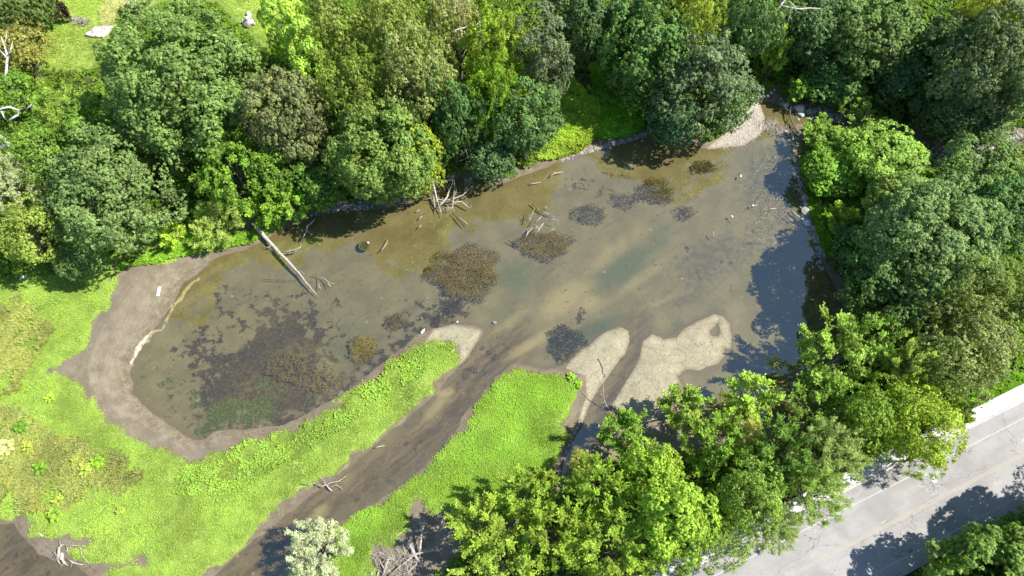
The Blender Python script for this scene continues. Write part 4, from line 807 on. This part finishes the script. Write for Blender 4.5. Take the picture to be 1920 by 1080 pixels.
for i, (lab, pts) in enumerate(BP):
    lim = []
    if i == 1: lim = [[(792,992,1.8,.08),(790,984,2.1,.07),(789,977,2.4,.03)]]
    if i == 4: lim = [[(720,1066,.9,.07),(714,1056,1.1,.06),(712,1049,1.3,.03)],[(722,1062,1,.05),(731,1052,1.2,.03)],[(722,1068,1,.05),(732,1072,1,.02)]]
    if i == 7: lim = [[(765,1074,.7,.06),(764,1062,.9,.05),(757,1050,1.1,.02)],[(768,1070,.8,.05),(772,1058,1,.02)]]
    deadwood('driftwood_pole', lab, 'pole', pts, lim, D if i in (1, 4, 5, 6) else M['grey'], 'poles of the brush pile', seed=50+i, twigs=2 if i not in (9, 5, 6) else 0)
rng = random.Random(77); mb = MB(); o0 = P(750, 1055, .4)
for i in range(150):
    x = rng.gauss(752, 28); y = rng.gauss(1058, 20); q = P(x, y, rng.uniform(.3, .9))-o0; d = Vector((rng.uniform(-1, 1), rng.uniform(-1, 1), rng.uniform(-.1, .5))).normalized(); L = rng.uniform(.5, 1.6)
    m = q+d*L*.5+Vector((0, 0, .12)); mb.tube([q, m, q+d*L+Vector((rng.uniform(-.2, .2), rng.uniform(-.2, .2), 0))], [.03, .022, .008], 4, False)
br = link('brush_twigs', mb.mesh('brush_twigs'), M['grey']); br.location = o0; tag(br, 'heap of fine grey twigs filling the brush pile at the bottom', 'twigs', None, 'stuff')

def bare_tree(label, x, y, r, h, seed, mat, spec, group=None, name='bare_tree'):
    deadwood(name, label, 'dead tree', spec[0], spec[1:], mat, group, seed, twigs=4)
bare_tree('bleached bare snag with curling tips at the upper left edge', 0,0,0,0, 60, M['paler'], [[(-15,290,5,.24),(12,270,6,.22),(25,278,6.2,.16)], [(8,155,9,.18),(12,135,10,.17),(14,105,11,.14),(8,85,12,.08),(2,68,12.5,.04)], [(13,106,11,.10),(20,95,11.8,.07),(24,78,12.4,.03)], [(0,95,11,.08),(12,106,11,.10)], [(8,85,12,.06),(12,70,12.6,.04),(12,58,13,.02)], [(2,150,9,.12),(8,163,8.6,.12),(18,158,8.8,.06)], [(15,170,8,.10),(32,164,8.4,.09),(42,162,8.6,.05)]], GW)
bare_tree('pale broken boughs arching out at the left edge', 0,0,0,0, 61, M['paler'], [[(-8,210,8.5,.15),(5,203,9,.16),(18,201,9,.14),(34,206,8.6,.09)], [(-2,205,8.8,.13),(4,210,8.5,.12),(7,219,8.2,.09)], [(18,227,8,.12),(26,220,8.4,.13),(34,215,8.4,.1)], [(50,204,8,.12),(60,196,8.4,.10)]], GW)
bare_tree('thick grey leaning trunk above the pale whitish crown', 0,0,0,0, 62, M['paler'], [[(-10,248,7.5,.20),(8,262,6.6,.24),(22,278,5.5,.26),(38,292,4,.2)], [(8,262,6.6,.12),(2,255,7.2,.07)]], GW)
bare_tree('white bare bough beside the pale grey green tree', 0,0,0,0, 63, M['paler'], [[(846,60,15,.10),(862,54,15.2,.12),(880,50,15.4,.10),(896,46,15.6,.07),(904,36,15.9,.04)], [(880,50,15.4,.06),(888,58,15.3,.03)], [(896,46,15.6,.04),(900,53,15.6,.02)]], GN)
bare_tree('white bare boughs at the top above the stream mouth', 0,0,0,0, 64, M['paler'], [[(1458,18,14,.14),(1468,4,14.5,.13),(1478,-8,15,.1)], [(1462,10,14.3,.10),(1480,14,14.3,.09),(1500,17,14.2,.08),(1518,15,14.3,.06),(1538,16,14.3,.03)], [(1482,14,14.3,.07),(1482,28,14,.05),(1478,38,13.8,.02)], [(1480,2,14.7,.06),(1490,12,14.4,.05)]], GE)
bare_tree('two thin white bare boughs at the top right corner', 0,0,0,0, 65, M['paler'], [[(1866,14,15,.08),(1872,4,15.5,.07),(1876,-6,16,.05)], [(1884,22,14,.05),(1900,8,15,.06),(1912,0,15.3,.05)], [(1900,8,15,.04),(1918,4,15.1,.02)]], GE)
bare_tree('grey leafless bush at the top of the lawn', 0,0,0,0, 66, M['paler'], [[(262,20,3,.05),(256,5,4.2,.04),(250,-8,5,.02)]]+[[(258+rng.uniform(-6,6),24+rng.uniform(-3,3),2.8,.035),(258+dx*.5+rng.uniform(-4,4),12,3.9,.025),(258+dx,-2+rng.uniform(-6,12),4.8,.01)] for dx in range(-34, 36, 4)], GN, 'leafless_bush')

# ------------------------------------------------------------------ water weed clumps
def weedclump(x, y, rx, ry, label, seed, col, top=.10, n=None, rot=0, dens=1.0):
    rs = np.random.RandomState(seed); c = P(x, y, 0); sc = SCALE(c); a, b = rx/sc, ry/sc*1.12; n = n or int(a*b*math.pi*60*dens)
    th = rs.rand(n)*6.283; rad = np.sqrt(rs.rand(n))*(1+.13*np.sin(th*3+seed)+.09*np.sin(th*7+seed*2)+rs.randn(n)*.05)
    px_, py_ = rad*np.cos(th)*a, rad*np.sin(th)*b
    cr, sr = math.cos(rot), math.sin(rot); px_, py_ = px_*cr-py_*sr, px_*sr+py_*cr
    k = 7; ki = np.repeat(np.arange(n), k); q = len(ki); hh = top*(1-rad**3)+.0
    az = rs.rand(q)*6.283; el = rs.uniform(-.1, .7, q); out = np.stack([np.cos(az)*np.cos(el), np.sin(az)*np.cos(el), np.sin(el)], 1)
    L = rs.uniform(.10, .26, q); pos = np.stack([px_[ki], py_[ki], hh[ki]-.10+rs.rand(q)*.10], 1)+out*L[:, None]*.4
    nrm = unit(rs.randn(q, 3)*.6+np.array([0, 0, 1])); v = leaf_quads(pos, nrm, out, L, np.full(q, .03)+rs.rand(q)*.02)
    big = vnoise(px_+seed*3, py_, .9, seed, 3)
    t = np.clip(rs.rand(q)*.65+.35*big[ki]*1.3-.02, 0, 1)
    me = np_mesh('weed_clump', v, np.arange(len(v)).reshape(-1, 4), t)
    o = link('weed_clump', me, M['weed'], None, col); o.location = (c.x, c.y, .0); tag(o, label, 'water weed', 'weed clumps in the pond'); return o
WB = (.078,.076,.046); WO = (.095,.092,.035)
weedclump(872, 508, 66, 50, 'largest round brown weed clump in the middle of the pond', 5, WB, .16)
weedclump(1022, 458, 52, 26, 'brown oval weed clump below the tangle of twigs', 6, WB, .12)
weedclump(680, 654, 27, 25, 'small ochre weed clump above the grass spit', 7, WO, .10)
weedclump(743, 604, 22, 15, 'small ragged brown weed clump between the largest clump and the spit', 8, (.055,.052,.034), .06, dens=.7)
weedclump(1320, 312, 25, 12, 'small spiky brown weed clump nearest the gravel bar', 9, (.042,.040,.018), .06, dens=.8)
weedclump(1230, 358, 34, 25, 'olive brown weed clump at the edge of the brown reflection', 10, (.062,.062,.028), .0, dens=.8)
weedclump(1106, 400, 32, 19, 'sunken grey weed clump right of the twig tangle', 11, (.062,.064,.048), -.02, dens=.7)
weedclump(1172, 375, 24, 15, 'sunken mauve weed clump in the upper middle pond', 12, (.068,.066,.055), -.02, dens=.6)
weedclump(1285, 398, 20, 13, 'sunken mauve weed clump farthest east', 13, (.065,.062,.052), 0, dens=.7)
weedclump(1064, 645, 35, 34, 'dark green sunken weed clump beside the silt spit', 14, (.04,.045,.028), -.03, dens=.9)
weedclump(840, 585, 42, 15, 'dark trailing weed clump below the largest clump', 15, (.04,.038,.028), -.02, rot=.7, dens=.5)
weedclump(605, 712, 34, 26, 'golden weed clump in the large dark weed bed', 16, (.105,.10,.038), .0, dens=.35)
weedclump(540, 690, 40, 24, 'sparse golden green weed clump in the middle of the dark weed bed', 17, (.09,.092,.036), -.02, dens=.55)

# ------------------------------------------------------------------ rocks
def rock(x, y, r, label, group, mat, seed, flat=.6, z=None, name='boulder', parent=None):
    import mathutils
    rs = random.Random(seed); me = bpy.data.meshes.new(name); bm = bmesh.new(); bmesh.ops.create_icosphere(bm, subdivisions=2, radius=1)
    pl = [(Vector((rs.gauss(0, 1), rs.gauss(0, 1), rs.gauss(0, .7))).normalized(), rs.uniform(.55, .85)) for _ in range(9)]
    el = rs.uniform(.65, 1.0)
    for v in bm.verts:
        for n, d in pl:
            k = v.co.dot(n)
            if k > d: v.co -= n*(k-d)
        v.co += mathutils.noise.noise_vector(v.co*1.7+Vector((seed, 0, 0)))*.10
        v.co = Vector((v.co.x*r, v.co.y*r*el, v.co.z*r*flat))
    bm.to_mesh(me); bm.free()
    q = P(x, y, .2); zz = hz(q.x, q.y) if z is None else z
    o = link(name, me, mat, parent); o.location = (q.x, q.y, max(zz, -.1)+r*flat*.25); o.rotation_euler = (0, 0, rs.uniform(0, 6)); 
    if label: tag(o, label, 'rock', group)
    return o
import bmesh
RK = [(1501,203,.95,'largest pale boulder at the stream mouth',1),(1503,212,.7,'angular bright boulder touching the largest pale one',1),(1518,208,.8,'long grey flat boulder right of the bright one',0),(1529,205,.6,'grey boulder at the right end of the stream mouth rocks',0),(1474,197,.6,'white topped boulder left of the curved branch',1),(1468,194,.5,'grey boulder beside the white topped one',0),
      (1440,180,.38,'round pale rock in the dark pool above the gravel bar',1),(1447,173,.30,'upper small pale rock in the dark pool',1),(1465,185,.34,'grey rock in the dark pool near the boulders',0),(1452,168,.25,'smallest pale rock at the top of the dark pool',1),(1421,181,.45,'grey rock at the tip of the gravel bar',0),
      (1511,369,.65,'upper grey rock on the east waterline',0),(1513,382,.55,'flat grey slab on the east waterline',0),(1512,396,.85,'largest grey rock on the east waterline',0),(1508,403,.5,'dark tilted rock under the largest east waterline rock',0),(1502,387,.3,'small brownish rock beside the flat slab',0),(1515,418,.62,'bright pale rock at the brown weed edge',1),(1508,410,.4,'small bright rock above the bright pale one',1),
      (1528,439,.35,'lone grey rock below the bright pale one',0),(1505,368,.25,'small dark rock left of the upper grey rock',0),(1463,267,.25,'white rock in the brown shallows of the stream mouth',1),(1474,247,.4,'pale flat rock near the foot of the curved branch',1),(1482,262,.35,'pale rock on the gravelly east corner',1),(1492,300,.4,'pale rock at the head of the east bank',1),(1489,314,.32,'second pale rock at the head of the east bank',1),
      (1145,276,.22,'white stone at the shaded end of the vine bank',1),(1205,262,.28,'grey stone on the shaded north shore',0),(1073,278,.3,'white stone half hidden in the vines',1),(566,431,.22,'round white stone beside the curved branch',1),(927,603,.3,'dark stone in the shallows off the grass spit',0)]
for i, (x, y, r, lab, pale) in enumerate(RK): rock(x, y, r, lab, 'rocks along the water', M['paler'] if pale else M['rock'], 100+i)
# rubble along shores (one countless mass each)
def rubble(name, label, line, n, spread, rmin, rmax, mat, seed):
    rs = np.random.RandomState(seed); mb = MB(); ico = [(0,0,1),(.9,0,.2),(.25,.85,.25),(-.75,.5,.2),(-.7,-.55,.25),(.3,-.85,.2),(0,0,-.4)]
    fc = [(0,1,2),(0,2,3),(0,3,4),(0,4,5),(0,5,1),(6,2,1),(6,3,2),(6,4,3),(6,5,4),(6,1,5)]
    L = np.asarray(line, float); seg = rs.randint(0, len(L)-1, n); t = rs.rand(n)
    for s, u in zip(seg, t):
        p = L[s]*(1-u)+L[s+1]*u+rs.randn(2)*spread; q = P(p[0], p[1], .1); z = hz(q.x, q.y); r = rmin+(rmax-rmin)*rs.rand()**2.5; a = rs.rand()*6.28; ca, sa = math.cos(a), math.sin(a)
        k = [(x*r*(1+.25*rs.randn()), y*r*(1+.2*rs.randn()), w*r*.6) for x, y, w in ico]
        mb.poly([Vector((q.x+x*ca-y*sa, q.y+x*sa+y*ca, z+w+.02)) for x, y, w in k], fc)
    tag(link(name, mb.mesh(name, False), mat), label, 'rubble', None, 'stuff')
rubble('shore_gravel', 'pebbles and cobbles of the pale gravel bar', [(1345,268),(1385,245),(1415,215),(1425,240),(1395,262),(1360,272)], 1500, 7, .04, .10, M['gravelstone'], 1)
rubble('stream_rubble', 'stones and stick litter crossing the stream mouth', [(1420,235),(1440,238),(1455,245),(1475,250),(1490,262),(1484,285),(1492,310)], 420, 4, .06, .24, M['gravelstone'], 2)
rubble('bank_rubble', 'grey stones along the east waterline', [(1492,310),(1500,345),(1507,380),(1514,415),(1530,445),(1545,480)], 380, 4.5, .08, .34, M['rock'], 3)
rubble('ravine_rubble', 'dark stones in the shaded ravine', [(1500,205),(1560,218),(1640,250),(1720,280),(1780,295),(1850,280),(1915,255)], 700, 9, .12, .45, M['rock'], 4)
rubble('north_shore_rubble', 'grey rubble of the shaded north shore', [(590,400),(620,388),(640,385),(680,385),(800,352),(850,330)], 420, 5, .08, .28, M['rock'], 5)
rubble('vine_bank_pebbles', 'pebbly dirt rim below the vines', [(1050,300),(1090,286),(1130,275),(1180,262),(1215,250)], 420, 2.2, .05, .2, M['rock'], 6)
# stick litter floating by the east shore
rs = random.Random(5); mb = MB()
for i in range(420):
    x = rs.gauss(1455, 26); y = rs.uniform(290, 470) if i < 330 else rs.uniform(228, 250)
    q = P(x, y, rs.uniform(-.02, .05)); a = rs.gauss(1.2, .7); L = rs.uniform(.15, .9)*(.6 if i > 330 else 1); d = Vector((math.cos(a), math.sin(a), 0)); mb.tube([q, q+d*L*.5+Vector((d.y, -d.x, 0))*L*.08, q+d*L], [.012, .02, .008], 4, False)
for i in range(160):
    x, y = rs.choice([(1450, 236), (1440, 232), (1462, 245), (1475, 250)]); q = P(x+rs.gauss(0, 9), y+rs.gauss(0, 4), .12); a = rs.uniform(0, 6.3); L = rs.uniform(.3, 1.1); d = Vector((math.cos(a), math.sin(a), rs.uniform(0, .2))); mb.tube([q, q+d*L], [.03, .012], 4, False)
tag(link('stick_litter', mb.mesh('stick_litter'), M['grey']), 'fine floating sticks and straws along the east shore', 'sticks', None, 'stuff')
rs = random.Random(9); mb = MB()
for i in range(900):
    x = rs.uniform(180, 1380); y = rs.uniform(430, 900); q = P(x, y, .0); hh = hz(q.x, q.y)
    if fieldv(gr, np.array([q.x]), np.array([q.y]))[0] < .2: continue
    q.z = max(hh, 0)+.01; a = rs.uniform(0, 6.3); L = rs.uniform(.08, .35) if hh > 0 else rs.uniform(.04, .12); d = Vector((math.cos(a), math.sin(a), 0)); mb.tube([q, q+d*L], [.018, .01], 4, False)
tag(link('shore_litter', mb.mesh('shore_litter'), M['dead']), 'tiny pale twigs and flecks scattered on mud and water', 'litter', None, 'stuff')

# ------------------------------------------------------------------ man made bits
def ring_mesh(name, R, r, n=40, m=12, tread=True):
    mb = MB(); v = []; f = []
    for i in range(n):
        a = 2*math.pi*i/n
        for j in range(m):
            b = 2*math.pi*j/m; rr = r*(1+(.06 if tread and i % 2 and abs(math.cos(b)) > .5 else 0)); w_ = math.copysign(abs(math.cos(b))**.7, math.cos(b))*rr; h_ = math.copysign(abs(math.sin(b))**.7, math.sin(b))*rr
            v.append(((R+w_)*math.cos(a), (R+w_)*math.sin(a), h_))
    for i in range(n):
        for j in range(m): f.append((i*m+j, ((i+1) % n)*m+j, ((i+1) % n)*m+(j+1) % m, i*m+(j+1) % m))
    mb.v = v; mb.f = f; return mb.mesh(name)
c = P(682, 461, 0); e = empty('old_tyre', (c.x, c.y, -.04)); link('tread', ring_mesh('tread', .62, .11), M['rubber'], e); link('rim', ring_mesh('rim', .47, .035, tread=False), M['rubber'], e).location.z = .06
o = rock(0, 0, .16, None, None, M['paler'], 400, name='stone_chip', parent=e); o.location = (.55, .42, .14)
me = weedclump(682, 463, 8, 8, None, 401, (.045,.06,.02), .02, n=160); me.name = 'algae'; me.parent = e; me.location = (0, -.05, .02); del me['category']; del me['group']
tag(e, 'sunken mossy tyre with weed inside, just above the grey reflection edge', 'tyre')
def boxmesh(name, sx, sy, sz, bev=.02):
    me = bpy.data.meshes.new(name); bm = bmesh.new(); bmesh.ops.create_cube(bm, size=1)
    for v in bm.verts: v.co = Vector((v.co.x*sx, v.co.y*sy, v.co.z*sz))
    bmesh.ops.bevel(bm, geom=bm.edges[:], offset=bev, segments=2, affect='EDGES'); bm.to_mesh(me); bm.free(); return me
c = P(298, 547, .2); e = empty('foam_board', (c.x, c.y, hz(c.x, c.y)+.05)); e.rotation_euler = (0, R_(3), R_(2)); link('board', boxmesh('board', .34, 1.28, .09), M['board'], e); link('batten', boxmesh('batten', .05, 1.2, .03, .01), M['board'], e).location = (0, 0, .055)
tag(e, 'white plank shaped board lying alone on the dry mud', 'board')
c = P(46, 526, .4); mb = MB(); z0 = hz(c.x, c.y)+.35; pts = []
for i in range(7):
    for j in range(5): pts.append((c.x-.25+i*.09+(j-2)*.03*i*.4, c.y-.3+j*.15+i*.05, z0+.06*math.sin(i*1.9+j)+.04*math.cos(j*2.3)))
b0 = len(mb.v); mb.v = pts+[(x, y, z-.03) for x, y, z in pts]; n5 = 35
mb.f = [(i*5+j, (i+1)*5+j, (i+1)*5+j+1, i*5+j+1) for i in range(6) for j in range(4)]+[(n5+i*5+j+1, n5+(i+1)*5+j+1, n5+(i+1)*5+j, n5+i*5+j) for i in range(6) for j in range(4)]
tag(link('plastic_bag', mb.mesh('plastic_bag'), M['board']), 'small crumpled white bag in the tree shade on the left meadow', 'bag')
def bottle(x, y, ang, L, r, label, z=.05):
    c = P(x, y, z); e = empty('plastic_bottle', (c.x, c.y, max(hz(c.x, c.y), 0)+r*.6)); d = Vector((math.cos(ang), math.sin(ang), 0)); mb = MB(); mb.tube([d*(-L/2), d*(-L/2+.02), d*(L*.2), d*(L*.38), d*(L*.42)], [r*.8, r, r, r*.45, r*.35], 10); link('body', mb.mesh('bottle_body'), M['board'], e)
    mb = MB(); mb.tube([d*(L*.42), d*(L*.5)], [r*.42, r*.42], 8); link('cap', mb.mesh('bottle_cap'), M['paler'], e); tag(e, label, 'bottle')
bottle(793, 621, .95, .75, .15, 'long white floating bottle beside the grass spit')
bottle(1389, 330, 1.2, .45, .11, 'white floating bottle in the north east shallows'); bottle(1372, 406, 2.2, .35, .12, 'small white floating bottle in the eastern shallows'); bottle(1412, 385, .3, .3, .1, 'little white bottle near the forked stick')
rock(857, 602, .17, 'round white ball like stone off the grass spit tip', 'rocks along the water', M['paler'], 410, .9); rock(790, 595, .12, 'tiny white stone in the dark weeds off the spit', 'rocks along the water', M['paler'], 411, .8)
# manhole
c = P(1752, 899, ROADZ); e = empty('manhole_cover', (c.x, c.y, ROADZ)); mb = MB(); mb.tube([(0, 0, -.05), (0, 0, .012)], [.36, .355], 32); link('lid', mb.mesh('lid', False), M['iron'], e)
link('frame_ring', ring_mesh('frame_ring', .42, .03, 36, 6, False), M['grey'], e).location.z = -.008
mb = MB()
for a in range(12):
    for rr in (.12, .24): 
        t = a*math.pi/6; mb.tube([(math.cos(t)*rr, math.sin(t)*rr, .01), (math.cos(t)*rr, math.sin(t)*rr, .02)], [.022, .02], 6)
link('lid_studs', mb.mesh('lid_studs', False), M['iron'], e); tag(e, 'round pale manhole cover in the near lane', 'manhole cover')
# lawn objects
c = P(465, 36, 3); z0 = hz(c.x, c.y); e = empty('stone_cairn', (c.x, c.y, z0))
for i, (dx, dy, dz, r) in enumerate([(0,-.9,.3,.62),(.55,-.5,.3,.5),(-.1,-.1,.45,.6),(.3,.1,.4,.5),(.1,.75,.4,.42),(-.15,1.25,.3,.4),(.95,-.75,.2,.35),(-.55,-.35,.25,.4),(.15,-.45,.95,.42)]):
    o = rock(0, 0, r, None, None, M['paler'] if i % 3 else M['rock'], 420+i, .8, name='stone', parent=e); o.location = (dx, dy, dz)
tag(e, 'pale heap of stones standing on the lawn strip near the top', 'stone heap')
c = P(184, 58, 3); z0 = hz(c.x, c.y); mb = MB(); N_ = 26; rs2 = np.random.RandomState(4)
gxx, gyy = np.meshgrid(np.linspace(-1, 1, N_), np.linspace(-1, 1, N_)); nn = vnoise((gxx+3)*3, (gyy+3)*3, .8, 5, 4)
wx = gxx*1.35+gyy*.5; wy = gyy*1.05*(1-.35*(gxx < 0)*(-gxx)); hh = .35+.9*(nn-.3)*(1-.6*np.maximum(abs(gxx), abs(gyy))**2)
top = np.stack([wx, wy, np.maximum(hh, .06)], -1).reshape(-1, 3); bot = top.copy(); bot[:, 2] = -.3
ix = np.arange(N_*N_).reshape(N_, N_); q1 = np.stack([ix[:-1, :-1], ix[:-1, 1:], ix[1:, 1:], ix[1:, :-1]], -1).reshape(-1, 4)
ed = [ix[0, :], ix[:, -1], ix[-1, ::-1], ix[::-1, 0]]; sk = []
for l in ed:
    for a, b in zip(l[:-1], l[1:]): sk.append((b, a, a+N_*N_, b+N_*N_))
o = link('tarpaulin', np_mesh('tarpaulin', np.concatenate([top, bot]), np.concatenate([q1, np.array(sk)])), M['tarp']); o.location = (c.x, c.y, z0); tag(o, 'rumpled pinkish white sheet spread on the lawn', 'tarpaulin')
rs = random.Random(3); mb = MB()
for i in range(130):
    x = rs.gauss(150, 8); y = 41+(x-150)*.35+rs.gauss(0, 2.5); q = P(x, y, 2.6); q.z = hz(q.x, q.y)+rs.uniform(.05, .4); d = Vector((rs.uniform(-1, 1), rs.uniform(-1, 1), rs.uniform(-.2, .5))).normalized(); mb.tube([q, q+d*rs.uniform(.3, .9)], [.045, .02], 5, False)
tag(link('brushwood_heap', mb.mesh('brushwood_heap'), M['grey']), 'grey heap of cut brushwood left of the pale sheet', 'brushwood')
# dry pale grass patch behind the sheet
scatter('dry_grass', [(205,50),(225,20),(260,10),(280,25),(250,45),(225,75),(210,75)], 900, .5, .05, 7, (.22,.27,.15), M['leaf_grass'], 'straw coloured dry grass right of the pale sheet', 91, None, hgt=.5, lean=.9, cat='grass')
for o_ in list(COL.objects):
    if o_.type == 'MESH' and o_.parent is None and 'label' not in o_ and 'kind' not in o_: print('UNTAGGED', o_.name)
